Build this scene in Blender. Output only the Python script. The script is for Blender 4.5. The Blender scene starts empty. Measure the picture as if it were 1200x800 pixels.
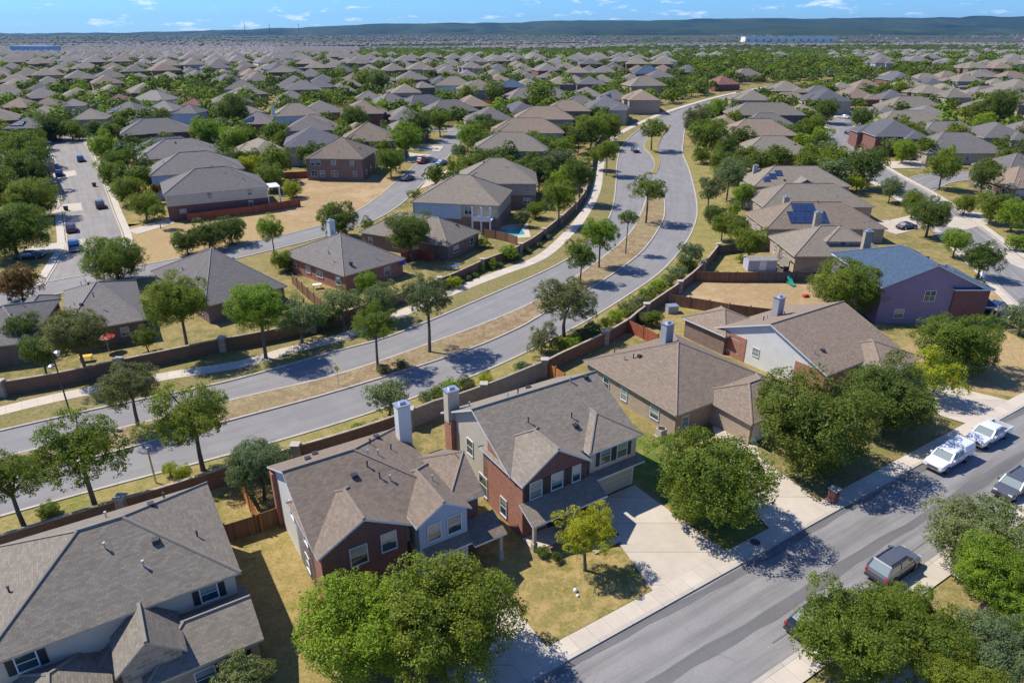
import bpy, math, random
import numpy as np
from mathutils import Vector, Matrix
from mathutils.geometry import tessellate_polygon
R = math.radians
scene = bpy.context.scene
COL = scene.collection
# ------------------------------------------------------------------ camera, sky, sun
CAMH = 38.0; PITCH = R(24.1); FPX = 800.0
cam = bpy.data.cameras.new('camera'); camo = bpy.data.objects.new('camera', cam); COL.objects.link(camo)
cam.sensor_width = 36; cam.lens = 24; cam.clip_start = .5; cam.clip_end = 60000
camo.location = (0, 0, CAMH); camo.rotation_euler = (R(90) - PITCH, 0, 0); scene.camera = camo
scene.view_settings.view_transform = 'Standard'; scene.view_settings.look = 'None'
scene.view_settings.exposure = 0.46; scene.view_settings.gamma = 1
SUN_EL = R(52); SD = Vector((-.93, .37, 0)).normalized()            # horizontal direction towards the sun
w = bpy.data.worlds.new('World'); scene.world = w; w.use_nodes = True
nt = w.node_tree; nt.nodes.clear()
wo = nt.nodes.new('ShaderNodeOutputWorld'); bg = nt.nodes.new('ShaderNodeBackground'); bg.inputs[1].default_value = .105
sk = nt.nodes.new('ShaderNodeTexSky'); sk.sky_type = 'NISHITA'; sk.sun_disc = False
sk.sun_elevation = SUN_EL; sk.sun_rotation = math.atan2(SD.x, SD.y)
sk.altitude = 300; sk.air_density = 1.0; sk.dust_density = .25; sk.ozone_density = 3.0
tc = nt.nodes.new('ShaderNodeTexCoord')
mp = nt.nodes.new('ShaderNodeMapping'); mp.inputs['Scale'].default_value = (14, 14, 60)
nz = nt.nodes.new('ShaderNodeTexNoise'); nz.inputs['Scale'].default_value = 1.6; nz.inputs['Detail'].default_value = 9; nz.inputs['Roughness'].default_value = .62
cr = nt.nodes.new('ShaderNodeValToRGB'); cr.color_ramp.elements[0].position = .57; cr.color_ramp.elements[1].position = .70
mx = nt.nodes.new('ShaderNodeMix'); mx.data_type = 'RGBA'; mx.inputs['B'].default_value = (8.5, 9.0, 9.6, 1)
tint = nt.nodes.new('ShaderNodeMix'); tint.data_type = 'RGBA'; tint.blend_type = 'MULTIPLY'; tint.inputs['Factor'].default_value = 1
tint.inputs['B'].default_value = (.40, .72, 1.26, 1)
ml = nt.nodes.new('ShaderNodeMath'); ml.operation = 'MULTIPLY'; ml.inputs[1].default_value = .75
L_ = nt.links.new
L_(tc.outputs['Generated'], mp.inputs['Vector']); L_(mp.outputs[0], nz.inputs['Vector']); L_(nz.outputs['Fac'], cr.inputs[0])
L_(sk.outputs[0], tint.inputs['A']); L_(tint.outputs['Result'], mx.inputs['A']); L_(cr.outputs[0], ml.inputs[0]); L_(ml.outputs[0], mx.inputs['Factor'])
L_(mx.outputs['Result'], bg.inputs[0]); L_(bg.outputs[0], wo.inputs[0])
sl = bpy.data.lights.new('sun', 'SUN'); sl.energy = 4.8; sl.angle = R(.53); sl.color = (1, .94, .84)
so = bpy.data.objects.new('sun', sl); COL.objects.link(so)
so.rotation_euler = Vector((SD.x * math.cos(SUN_EL), SD.y * math.cos(SUN_EL), math.sin(SUN_EL))).to_track_quat('Z', 'Y').to_euler()

# ------------------------------------------------------------------ terrain and pixel -> ground
TK = [(-1e5, 0), (150, 0), (500, 16), (600, 17), (900, 13), (1500, 4), (2200, 0), (4500, 0), (7600, 42), (20000, 60), (1e6, 60)]
def T(Y):
    for (a, za), (b, zb) in zip(TK, TK[1:]):
        if Y <= b: return za + (zb - za) * (Y - a) / (b - a)
    return 0
S_, C_ = math.sin(PITCH), math.cos(PITCH)
def G(u, v, h=0.0):
    du, dv = u - 600, v - 400
    den = FPX * S_ + dv * C_; k = FPX * C_ - dv * S_; sl_ = den / k
    lo, hi = 1, 14000
    for _ in range(50):
        m = (lo + hi) / 2
        if CAMH - h - T(m) - sl_ * m > 0: lo = m
        else: hi = m
    Y = (lo + hi) / 2
    return Vector((du * Y / k, Y, T(Y) + h))
def PX(p):
    dep = p[1] * C_ + (CAMH - p[2]) * S_; dn = -p[1] * S_ + (CAMH - p[2]) * C_
    return 600 + FPX * p[0] / dep, 400 + FPX * dn / dep, dep
OX, OY, ANG = 3.4082, 32.7836, R(32.418)                              # frame of the near street: s along it, t away from it
def ST(s, t, z=0):
    return Vector((OX + s * math.cos(ANG) - t * math.sin(ANG), OY + s * math.sin(ANG) + t * math.cos(ANG), z))

# ------------------------------------------------------------------ materials
def newmat(name):
    m = bpy.data.materials.new(name); m.use_nodes = True
    n = m.node_tree.nodes; b = n['Principled BSDF']; return m, n, m.node_tree.links.new, b
def N(n, t, **k):
    x = n.new('ShaderNode' + t)
    for a, v in k.items():
        if a in x.inputs: x.inputs[a].default_value = v
        else: setattr(x, a, v)
    return x
def c4(c): return (c[0], c[1], c[2], 1)
def mixc(n, l, fac, a, b, blend='MIX'):
    x = n.new('ShaderNodeMix'); x.data_type = 'RGBA'; x.blend_type = blend
    for s, v in (('Factor', fac), ('A', a), ('B', b)):
        if isinstance(v, (int, float)): x.inputs[s].default_value = v
        elif isinstance(v, tuple): x.inputs[s].default_value = c4(v)
        else: l(v, x.inputs[s])
    return x.outputs['Result']
def ramp(n, l, f, p0, p1):
    x = n.new('ShaderNodeMapRange'); x.inputs[1].default_value = p0; x.inputs[2].default_value = p1; l(f, x.inputs[0]); return x.outputs[0]
def noise(n, l, vec, sc, det=5, ro=.6):
    x = N(n, 'TexNoise', Scale=sc, Detail=det, Roughness=ro); l(vec, x.inputs['Vector']); return x.outputs['Fac']
def bumpit(n, l, b, h, s, d=.05):
    x = N(n, 'Bump', Strength=s, Distance=d); l(h, x.inputs['Height']); l(x.outputs[0], b.inputs['Normal'])
def plain(name, c, rough=.6, metal=0, var=.12, sc=2.0):
    m, n, l, b = newmat(name)
    g = N(n, 'TexCoord'); f = noise(n, l, g.outputs['Object'], sc)
    l(mixc(n, l, ramp(n, l, f, .3, .7), tuple(x * (1 - var) for x in c), tuple(min(1, x * (1 + var)) for x in c)), b.inputs['Base Color'])
    b.inputs['Roughness'].default_value = rough; b.inputs['Metallic'].default_value = metal; return m
def shingle(name, c, var=.15):
    m, n, l, b = newmat(name)
    uv = N(n, 'TexCoord')
    br = N(n, 'TexBrick', Scale=1.0); br.inputs['Brick Width'].default_value = .36; br.inputs['Row Height'].default_value = .17
    br.inputs['Mortar Size'].default_value = .012; br.inputs['Bias'].default_value = 0
    br.inputs['Color1'].default_value = c4([x * (1 - var) for x in c]); br.inputs['Color2'].default_value = c4([x * (1 + var) for x in c])
    br.inputs['Mortar'].default_value = c4([x * .72 for x in c]); l(uv.outputs['UV'], br.inputs['Vector'])
    f = noise(n, l, uv.outputs['UV'], .9, 8, .7); f2 = noise(n, l, uv.outputs['UV'], 3.2, 6, .8)
    oi = N(n, 'ObjectInfo')
    col = mixc(n, l, ramp(n, l, f, .3, .72), br.outputs['Color'], mixc(n, l, 1.0, br.outputs['Color'], (1.18, 1.17, 1.16), 'MULTIPLY'))
    col = mixc(n, l, ramp(n, l, f2, .35, .75), mixc(n, l, 1.0, col, (.78, .78, .79), 'MULTIPLY'), mixc(n, l, 1.0, col, (1.06, 1.05, 1.04), 'MULTIPLY'))
    col = mixc(n, l, oi.outputs['Random'], mixc(n, l, 1.0, col, (.84, .85, .87), 'MULTIPLY'), mixc(n, l, 1.0, col, (1.16, 1.13, 1.10), 'MULTIPLY'))
    l(col, b.inputs['Base Color']); b.inputs['Roughness'].default_value = .93; b.inputs['Specular IOR Level'].default_value = .25
    bumpit(n, l, b, br.outputs['Fac'], .3, .02); return m
def brick(name, c, c2, mort, bw=.42, rh=.14):
    m, n, l, b = newmat(name); uv = N(n, 'TexCoord')
    br = N(n, 'TexBrick', Scale=1.0); br.inputs['Brick Width'].default_value = bw; br.inputs['Row Height'].default_value = rh
    br.inputs['Mortar Size'].default_value = .014; br.inputs['Bias'].default_value = 0
    br.inputs['Color1'].default_value = c4(c); br.inputs['Color2'].default_value = c4(c2); br.inputs['Mortar'].default_value = c4(mort)
    l(uv.outputs['UV'], br.inputs['Vector']); f = noise(n, l, uv.outputs['UV'], 1.3, 6)
    l(mixc(n, l, ramp(n, l, f, .3, .7), mixc(n, l, 1.0, br.outputs['Color'], (.82, .82, .82), 'MULTIPLY'), br.outputs['Color']), b.inputs['Base Color'])
    b.inputs['Roughness'].default_value = .9; bumpit(n, l, b, br.outputs['Fac'], .4, .015); return m
def siding(name, c, rh=.19):
    m, n, l, b = newmat(name); uv = N(n, 'TexCoord')
    sp = N(n, 'SeparateXYZ'); l(uv.outputs['UV'], sp.inputs[0])
    a = N(n, 'Math', operation='DIVIDE'); a.inputs[1].default_value = rh; l(sp.outputs[1], a.inputs[0])
    fr = N(n, 'Math', operation='FRACT'); l(a.outputs[0], fr.inputs[0])
    f = noise(n, l, uv.outputs['UV'], .8, 5)
    col = mixc(n, l, ramp(n, l, fr.outputs[0], 0, .18), tuple(x * .6 for x in c), c)
    col = mixc(n, l, ramp(n, l, f, .3, .7), mixc(n, l, 1.0, col, (.88, .88, .87), 'MULTIPLY'), col)
    l(col, b.inputs['Base Color']); b.inputs['Roughness'].default_value = .7; bumpit(n, l, b, fr.outputs[0], .5, .02); return m
def planks(name, c, wv=.14):
    m, n, l, b = newmat(name); uv = N(n, 'TexCoord'); sp = N(n, 'SeparateXYZ'); l(uv.outputs['UV'], sp.inputs[0])
    a = N(n, 'Math', operation='DIVIDE'); a.inputs[1].default_value = wv; l(sp.outputs[0], a.inputs[0])
    fl = N(n, 'Math', operation='FLOOR'); l(a.outputs[0], fl.inputs[0]); wn = N(n, 'TexWhiteNoise', noise_dimensions='1D'); l(fl.outputs[0], wn.inputs['W'])
    fr = N(n, 'Math', operation='FRACT'); l(a.outputs[0], fr.inputs[0])
    col = mixc(n, l, wn.outputs['Value'], tuple(x * .72 for x in c), tuple(x * 1.22 for x in c))
    col = mixc(n, l, ramp(n, l, fr.outputs[0], 0, .13), tuple(x * .35 for x in c), col)
    f = noise(n, l, uv.outputs['UV'], .7, 5); col = mixc(n, l, ramp(n, l, f, .35, .7), mixc(n, l, 1.0, col, (.75, .76, .8), 'MULTIPLY'), col)
    l(col, b.inputs['Base Color']); b.inputs['Roughness'].default_value = .85; return m
def foliage(name, c, c2, trans=.25):
    m, n, l, b = newmat(name)
    at = N(n, 'Attribute', attribute_name='tint'); oi = N(n, 'ObjectInfo'); g = N(n, 'TexCoord')
    f = noise(n, l, g.outputs['Object'], 2.6, 3)
    col = mixc(n, l, at.outputs['Fac'], c, c2)
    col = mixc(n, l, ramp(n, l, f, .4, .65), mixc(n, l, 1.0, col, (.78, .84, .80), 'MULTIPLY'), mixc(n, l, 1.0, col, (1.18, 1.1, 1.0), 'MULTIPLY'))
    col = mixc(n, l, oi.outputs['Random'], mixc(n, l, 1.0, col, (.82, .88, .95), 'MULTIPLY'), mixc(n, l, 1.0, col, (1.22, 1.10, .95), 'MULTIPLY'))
    l(col, b.inputs['Base Color']); b.inputs['Roughness'].default_value = .62; b.inputs['Specular IOR Level'].default_value = .25
    tr = N(n, 'BsdfTranslucent'); l(mixc(n, l, 1.0, col, (1.3, 1.5, .7), 'MULTIPLY'), tr.inputs[0])
    ms = N(n, 'MixShader'); ms.inputs[0].default_value = trans
    l(b.outputs[0], ms.inputs[1]); l(tr.outputs[0], ms.inputs[2]); l(ms.outputs[0], n['Material Output'].inputs[0]); return m
def groundmat(name, cs, scs=(.02, .18, 2.2), speck=.35, far=None):
    """three-tone soil and grass mix, broken up at three scales"""
    m, n, l, b = newmat(name); g = N(n, 'NewGeometry'); p = g.outputs['Position']
    f5 = noise(n, l, p, .75, 6, .7); f1 = noise(n, l, p, scs[0], 4); f2 = noise(n, l, p, scs[1], 6, .65); f3 = noise(n, l, p, scs[2], 5, .75); f4 = noise(n, l, p, 4.5, 4, .85)
    col = mixc(n, l, ramp(n, l, f2, .44, .57), cs[0], cs[1])
    col = mixc(n, l, ramp(n, l, f1, .42, .60), col, mixc(n, l, ramp(n, l, f3, .42, .6), cs[1], cs[2]))
    col = mixc(n, l, ramp(n, l, f3, .38, .62), mixc(n, l, 1.0, col, (1 - speck, 1 - speck * .8, 1 - speck), 'MULTIPLY'), mixc(n, l, 1.0, col, (1.1, 1.08, 1.08), 'MULTIPLY'))
    col = mixc(n, l, ramp(n, l, f4, .38, .64), mixc(n, l, 1.0, col, (.66, .70, .64), 'MULTIPLY'), mixc(n, l, 1.0, col, (1.16, 1.14, 1.1), 'MULTIPLY'))
    col = mixc(n, l, ramp(n, l, f5, .50, .60), col, mixc(n, l, .65, col, cs[1])); col = mixc(n, l, ramp(n, l, f5, .46, .36), col, mixc(n, l, .6, col, cs[0]))
    if far:
        sp = N(n, 'SeparateXYZ'); l(p, sp.inputs[0]); col = mixc(n, l, ramp(n, l, sp.outputs[1], 300, 1100), col, mixc(n, l, ramp(n, l, f2, .4, .6), far[0], far[1]))
    l(col, b.inputs['Base Color']); b.inputs['Roughness'].default_value = .95; b.inputs['Specular IOR Level'].default_value = .15
    bumpit(n, l, b, f4, .5, .06); return m
def asphalt(name, c, streak=1.0):
    m, n, l, b = newmat(name); uv = N(n, 'TexCoord'); mpn = N(n, 'Mapping'); mpn.inputs['Scale'].default_value = (.8, .035, 1); l(uv.outputs['UV'], mpn.inputs[0])
    f1 = noise(n, l, mpn.outputs[0], 1.3, 5, .6); f2 = noise(n, l, uv.outputs['UV'], .22, 5, .6); f3 = noise(n, l, uv.outputs['UV'], 6, 5, .8)
    col = mixc(n, l, ramp(n, l, f1, .42, .64), c, tuple(x * (1 - .34 * streak) for x in c))
    col = mixc(n, l, ramp(n, l, f2, .45, .7), col, mixc(n, l, 1.0, col, (1.16, 1.15, 1.13), 'MULTIPLY'))
    col = mixc(n, l, ramp(n, l, f3, .3, .7), mixc(n, l, 1.0, col, (.86, .86, .87), 'MULTIPLY'), mixc(n, l, 1.0, col, (1.1, 1.1, 1.1), 'MULTIPLY'))
    vo = N(n, 'TexVoronoi', feature='DISTANCE_TO_EDGE', Scale=.16); wv_ = N(n, 'Mapping'); l(uv.outputs['UV'], wv_.inputs[0]); l(wv_.outputs[0], vo.inputs['Vector'])
    col = mixc(n, l, ramp(n, l, vo.outputs[0], 0, .004), tuple(x * .82 for x in c), col)
    l(col, b.inputs['Base Color']); b.inputs['Roughness'].default_value = .85; b.inputs['Specular IOR Level'].default_value = .3
    bumpit(n, l, b, f3, .25, .02); return m
def concrete(name, c, joint=1.5):
    m, n, l, b = newmat(name); uv = N(n, 'TexCoord'); sp = N(n, 'SeparateXYZ'); l(uv.outputs['UV'], sp.inputs[0])
    a = N(n, 'Math', operation='DIVIDE'); a.inputs[1].default_value = joint; l(sp.outputs[1], a.inputs[0])
    fr = N(n, 'Math', operation='FRACT'); l(a.outputs[0], fr.inputs[0]); fl = N(n, 'Math', operation='FLOOR'); l(a.outputs[0], fl.inputs[0])
    wn = N(n, 'TexWhiteNoise', noise_dimensions='1D'); l(fl.outputs[0], wn.inputs['W'])
    f = noise(n, l, uv.outputs['UV'], .7, 7, .7)
    col = mixc(n, l, wn.outputs['Value'], tuple(x * .93 for x in c), tuple(x * 1.05 for x in c))
    col = mixc(n, l, ramp(n, l, f, .3, .7), mixc(n, l, 1.0, col, (.84, .83, .81), 'MULTIPLY'), col)
    col = mixc(n, l, ramp(n, l, fr.outputs[0], 0, .035), tuple(x * .5 for x in c), col)
    l(col, b.inputs['Base Color']); b.inputs['Roughness'].default_value = .88; return m
MAT = dict(
    roof_grey=shingle('roof_grey', (.165, .153, .140)), roof_brown=shingle('roof_brown', (.215, .170, .128)), roof_taupe=shingle('roof_taupe', (.21, .184, .146)),
    roof_blue=shingle('roof_blue', (.052, .085, .135)), roof_dark=shingle('roof_dark', (.115, .115, .125)), roof_red=shingle('roof_red', (.21, .10, .085)), roof_pale=shingle('roof_pale', (.24, .225, .20)),
    brick_orange=brick('brick_orange', (.42, .15, .08), (.32, .105, .06), (.38, .28, .22)), brick_red=brick('brick_red', (.22, .07, .05), (.16, .055, .042), (.22, .17, .15)),
    brick_brown=brick('brick_brown', (.24, .15, .10), (.17, .105, .075), (.26, .22, .19)), brick_tan=brick('brick_tan', (.42, .31, .21), (.34, .25, .17), (.42, .37, .31)),
    stone=brick('stone', (.45, .37, .27), (.30, .22, .15), (.50, .46, .40), .6, .3), stone_wall=brick('stone_wall', (.33, .28, .22), (.27, .225, .18), (.30, .27, .23), .5, .25),
    fence_brick=brick('fence_brick', (.20, .115, .065), (.15, .085, .05), (.17, .12, .09), .5, .2),
    sid_cream=siding('siding_cream', (.56, .50, .39)), sid_white=siding('siding_white', (.70, .69, .64)), sid_tan=siding('siding_tan', (.40, .34, .26)),
    sid_blue=siding('siding_blue', (.42, .50, .60)), sid_mauve=siding('siding_mauve', (.25, .19, .275)), sid_grey=siding('siding_grey', (.36, .36, .36)), sid_olive=siding('siding_olive', (.36, .33, .25)),
    trim=plain('trim_white', (.62, .64, .66), .5, 0, .05), trim_tan=plain('trim_tan', (.42, .36, .28), .6), dark=plain('dark_void', (.02, .02, .022), .5), black=plain('black_shutter', (.02, .025, .03), .5),
    glass=plain('window_glass', (.05, .09, .11), .06, 0, .3, .9), gdoor=siding('garage_door_paint', (.55, .49, .38), .55), metal=plain('galvanised', (.5, .52, .55), .35, .7), darkmetal=plain('dark_metal', (.06, .06, .065), .4, .5),
    wood_brown=planks('fence_wood_brown', (.23, .12, .06)), wood_orange=planks('fence_wood_orange', (.50, .20, .05)), wood_grey=planks('fence_wood_grey', (.12, .11, .10)), wood_red=planks('fence_wood_red', (.36, .10, .045)),
    bark=plain('bark', (.13, .10, .08), .95, 0, .3, 6), curb=concrete('curb_concrete', (.44, .40, .34), 3), walk=concrete('sidewalk_concrete', (.52, .455, .37), 1.5), drive=concrete('driveway_concrete', (.50, .435, .35), 3.6),
    road=asphalt('street_asphalt', (.23, .22, .21), .85), road2=asphalt('boulevard_asphalt', (.215, .205, .196), .35), road3=asphalt('side_street_asphalt', (.25, .228, .205), .5), seal=asphalt('seal_band', (.135, .13, .127), .4),
    ground=groundmat('ground_mix', ((.17, .155, .05), (.32, .24, .10), (.25, .20, .085)), far=((.045, .062, .03), (.085, .085, .055))),
    lawn=groundmat('lawn_dry', ((.20, .18, .05), (.37, .265, .11), (.29, .22, .085)), (.09, .45, 2.4), .3),
    green=groundmat('lawn_green', ((.10, .16, .022), (.22, .20, .06), (.13, .17, .035)), (.1, .4, 2.4), .3),
    tan=groundmat('dry_grass', ((.40, .27, .135), (.33, .24, .115), (.44, .31, .17)), (.05, .2, 2.2), .15),
    dirt=groundmat('dirt', ((.46, .32, .19), (.36, .24, .13), (.30, .23, .11)), (.06, .25, 2.0), .18),
    mulch=groundmat('median_mulch', ((.25, .165, .10), (.33, .245, .145), (.24, .20, .10)), (.06, .4, 3), .3),
    verge=groundmat('verge_grass', ((.27, .20, .095), (.20, .18, .065), (.30, .225, .115)), (.06, .3, 2.6), .3),
    gverge=groundmat('verge_green', ((.20, .20, .05), (.32, .25, .10), (.26, .21, .075)), (.06, .3, 2.6), .3),
    solar=brick('solar_glass', (.02, .035, .09), (.025, .045, .11), (.12, .15, .22), 1.0, 1.6),
    tyre=plain('tyre', (.02, .02, .02), .8), chrome=plain('chrome', (.6, .6, .62), .2, .9), lampred=plain('tail_lens', (.45, .02, .02), .2), lampw=plain('head_lens', (.7, .72, .75), .1),
    yellow=plain('sign_yellow', (.75, .42, .02), .5), teal=plain('teal_plastic', (.02, .28, .20), .4), redp=plain('red_plastic', (.55, .06, .03), .4), bluef=plain('blue_fabric', (.03, .10, .40), .7), whitep=plain('white_paint', (.75, .75, .74), .5),
    pool=plain('pool_water', (.05, .35, .38), .05), far_white=plain('far_building_white', (.85, .78, .66), .6), far_blue=plain('far_building_blue', (.30, .48, .66), .5))
MAT['solar'].node_tree.nodes['Principled BSDF'].inputs['Roughness'].default_value = .15
FOL = dict(
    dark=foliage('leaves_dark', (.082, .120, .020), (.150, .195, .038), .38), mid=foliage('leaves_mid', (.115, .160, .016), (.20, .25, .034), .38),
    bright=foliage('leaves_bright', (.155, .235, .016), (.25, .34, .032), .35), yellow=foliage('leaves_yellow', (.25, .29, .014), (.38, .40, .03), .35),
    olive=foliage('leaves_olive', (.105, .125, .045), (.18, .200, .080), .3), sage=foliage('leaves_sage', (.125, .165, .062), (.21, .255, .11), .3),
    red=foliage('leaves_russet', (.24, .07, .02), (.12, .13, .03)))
def carpaint(name, c):
    m, n, l, b = newmat(name); g = N(n, 'TexCoord'); f = noise(n, l, g.outputs['Object'], 3)
    l(mixc(n, l, f, tuple(x * .92 for x in c), c), b.inputs['Base Color']); b.inputs['Roughness'].default_value = .28; b.inputs['Coat Weight'].default_value = .6; b.inputs['Metallic'].default_value = .15; return m

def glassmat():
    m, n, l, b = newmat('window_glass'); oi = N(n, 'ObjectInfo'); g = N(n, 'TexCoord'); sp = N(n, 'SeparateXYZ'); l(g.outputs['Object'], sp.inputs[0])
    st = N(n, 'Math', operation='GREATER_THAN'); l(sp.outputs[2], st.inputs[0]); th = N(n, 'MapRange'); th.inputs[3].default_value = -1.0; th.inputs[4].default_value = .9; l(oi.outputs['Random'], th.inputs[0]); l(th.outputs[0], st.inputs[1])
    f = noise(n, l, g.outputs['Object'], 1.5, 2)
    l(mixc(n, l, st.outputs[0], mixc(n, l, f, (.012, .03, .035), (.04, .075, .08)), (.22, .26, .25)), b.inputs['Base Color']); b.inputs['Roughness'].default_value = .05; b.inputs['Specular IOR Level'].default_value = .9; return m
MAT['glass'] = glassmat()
# ------------------------------------------------------------------ mesh helpers
class MB:
    def __init__(s): s.v = []; s.f = []; s.m = []
    def quad(s, *p, m=0):
        i = len(s.v); s.v += [tuple(x) for x in p]; s.f.append(tuple(range(i, i + len(p)))); s.m.append(m)
    def box(s, x0, x1, y0, y1, z0, z1, m=0, top=None):
        i = len(s.v); s.v += [(x, y, z) for z in (z0, z1) for y in (y0, y1) for x in (x0, x1)]
        for k, f in enumerate(((0, 2, 3, 1), (4, 5, 7, 6), (0, 1, 5, 4), (2, 6, 7, 3), (0, 4, 6, 2), (1, 3, 7, 5))):
            s.f.append(tuple(i + j for j in f)); s.m.append(top if (k == 1 and top is not None) else m)
    def obox(s, a, b, wd, z0, z1, m=0):                                # upright box along a->b
        a = Vector(a[:2]); b = Vector(b[:2]); d = (b - a); d.normalize(); n = Vector((-d.y, d.x)) * wd / 2
        c = [a - n, b - n, b + n, a + n]; i = len(s.v)
        za = z0 if isinstance(z0, tuple) else (z0, z0); zb = z1 if isinstance(z1, tuple) else (z1, z1)
        e = (0, 1, 1, 0)
        s.v += [(p.x, p.y, za[k]) for p, k in zip(c, e)] + [(p.x, p.y, zb[k]) for p, k in zip(c, e)]
        for f in ((3, 2, 1, 0), (4, 5, 6, 7), (0, 1, 5, 4), (1, 2, 6, 5), (2, 3, 7, 6), (3, 0, 4, 7)): s.f.append(tuple(i + j for j in f)); s.m.append(m)
    def tube(s, pts, rad, n=7, m=0, cap=True):
        rings = []
        for k, p in enumerate(pts):
            p = Vector(p); d = Vector(pts[min(k + 1, len(pts) - 1)]) - Vector(pts[max(k - 1, 0)]); d.normalize()
            a = d.orthogonal().normalized() if abs(d.z) < .98 else Vector((1, 0, 0)); a = (a - d * a.dot(d)).normalized(); b = d.cross(a); i = len(s.v)
            s.v += [tuple(p + (a * math.cos(t) + b * math.sin(t)) * rad[k]) for t in [2 * math.pi * q / n for q in range(n)]]; rings.append(i)
        for i, j in zip(rings, rings[1:]):
            for q in range(n): s.f.append((i + q, i + (q + 1) % n, j + (q + 1) % n, j + q)); s.m.append(m)
        if cap:
            s.f.append(tuple(rings[0] + q for q in reversed(range(n)))); s.m.append(m); s.f.append(tuple(rings[-1] + q for q in range(n))); s.m.append(m)
    def mesh(s, name, mats, uvw=None, smooth=False):
        me = bpy.data.meshes.new(name); me.from_pydata(s.v, [], s.f)
        for m in mats: me.materials.append(m)
        if len(mats) > 1: me.polygons.foreach_set('material_index', s.m)
        uvl = me.uv_layers.new(name='UVMap'); vs = s.v; out = []
        if uvw is not None: out = [c for f in s.f for i in f for c in uvw[i]]
        else:
            up = Vector((0, 0, 1))
            for p in me.polygons:
                nn = p.normal; a = up.cross(nn)
                a = Vector((1, 0, 0)) if a.length < .05 else a.normalized(); b = nn.cross(a)
                for i in p.vertices:
                    q = Vector(vs[i]); out += [q.dot(a), q.dot(b)]
        uvl.data.foreach_set('uv', out)
        if smooth: me.polygons.foreach_set('use_smooth', [True] * len(me.polygons))
        return me
def link(name, me, parent=None, loc=(0, 0, 0), rz=0, sc=None):
    o = bpy.data.objects.new(name, me); COL.objects.link(o); o.location = loc; o.rotation_euler = (0, 0, rz)
    if sc: o.scale = sc
    if parent: o.parent = parent
    return o
def build(mb, name, mats, parent=None, **k): return link(name, mb.mesh(name, mats if isinstance(mats, (list, tuple)) else [mats], k.pop('uvw', None), k.pop('smooth', False)), parent, **k)
LABELS = {}
def thing(name, label, cat, loc=(0, 0, 0), rz=0, group=None, obj=None):
    o = obj or bpy.data.objects.new(name, None)
    if not obj: COL.objects.link(o); o.location = loc; o.rotation_euler = (0, 0, rz); o.empty_display_size = .3
    LABELS[label] = LABELS.get(label, 0) + 1
    o['label'] = label; o['category'] = cat
    if group: o['group'] = group
    return o
def struct(o, kind='structure'): o['kind'] = kind; return o

# ------------------------------------------------------------------ smooth pixel curves
def spline(pts, step=3.0):
    P = [Vector(p) for p in pts]; out = []
    for i in range(len(P) - 1):
        a, b, c, d = P[max(i - 1, 0)], P[i], P[i + 1], P[min(i + 2, len(P) - 1)]
        n = max(1, int((c - b).length / step))
        for k in range(n):
            t = k / n
            out.append(.5 * ((2 * b) + (c - a) * t + (2 * a - 5 * b + 4 * c - d) * t * t + (3 * b - a - 3 * c + d) * t ** 3))
    out.append(P[-1]); return [Vector((p.x, p.y)) for p in out]
def px(pts, h=0): return [Vector(G(u, v, h)[:2]) for u, v in pts]
def resample(c, n):
    L = [0]
    for a, b in zip(c, c[1:]): L.append(L[-1] + (b - a).length)
    out = []; j = 0
    for k in range(n):
        d = L[-1] * k / (n - 1)
        while j < len(L) - 2 and L[j + 1] < d: j += 1
        t = (d - L[j]) / max(1e-6, L[j + 1] - L[j]); out.append(c[j].lerp(c[j + 1], min(1, max(0, t))))
    return out
def offset(c, d):
    out = []
    for i, p in enumerate(c):
        t = (c[min(i + 1, len(c) - 1)] - c[max(i - 1, 0)]).normalized(); out.append(p + Vector((-t.y, t.x)) * d)
    return out
def zoff(y): return 1.0 + max(0, y - 150) * .012                       # sheets lift a little more, far away
def ribbon(name, A, B, mat, z, parent=None, z2=None, cols=1):
    """sheet between edge curves A and B; z above the terrain"""
    mb = MB(); uv = []; Ld = 0
    for i, (a, b) in enumerate(zip(A, B)):
        if i: Ld += ((a + b) / 2 - (A[i - 1] + B[i - 1]) / 2).length
        wd = (b - a).length
        for c in range(cols + 1):
            q = a.lerp(b, c / cols); mb.v.append((q.x, q.y, T(q.y) + z * zoff(q.y))); uv.append((wd * c / cols, Ld))
    for i in range(len(A) - 1):
        for c in range(cols):
            k = i * (cols + 1) + c; mb.f.append((k, k + cols + 1, k + cols + 2, k + 1)); mb.m.append(0)
    me = mb.mesh(name, [mat], uv)
    if me.polygons and me.polygons[0].normal.z < 0: me.flip_normals()
    return link(name, me, parent)
def kerb(name, c, wd=.18, h=.13, mat=None):
    mb = MB(); uv = []; a = offset(c, wd / 2); b = offset(c, -wd / 2); Ld = 0
    for i, (p, q) in enumerate(zip(a, b)):
        if i: Ld += (c[i] - c[i - 1]).length
        t1, t2 = T(p.y), T(q.y); zz = h * (1 + max(0, c[i].y - 150) * .004)
        mb.v += [(p.x, p.y, t1 - .1), (p.x, p.y, t1 + zz), (q.x, q.y, t2 + zz), (q.x, q.y, t2 - .1)]; uv += [(0, Ld), (.1, Ld), (.3, Ld), (.4, Ld)]
        if i:
            k = 4 * i
            for j in range(3): mb.f.append((k + j, k + j + 1, k + j - 3, k + j - 4)); mb.m.append(0)
    me = mb.mesh(name, [mat or MAT['curb']], uv); return struct(link(name, me))
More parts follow.
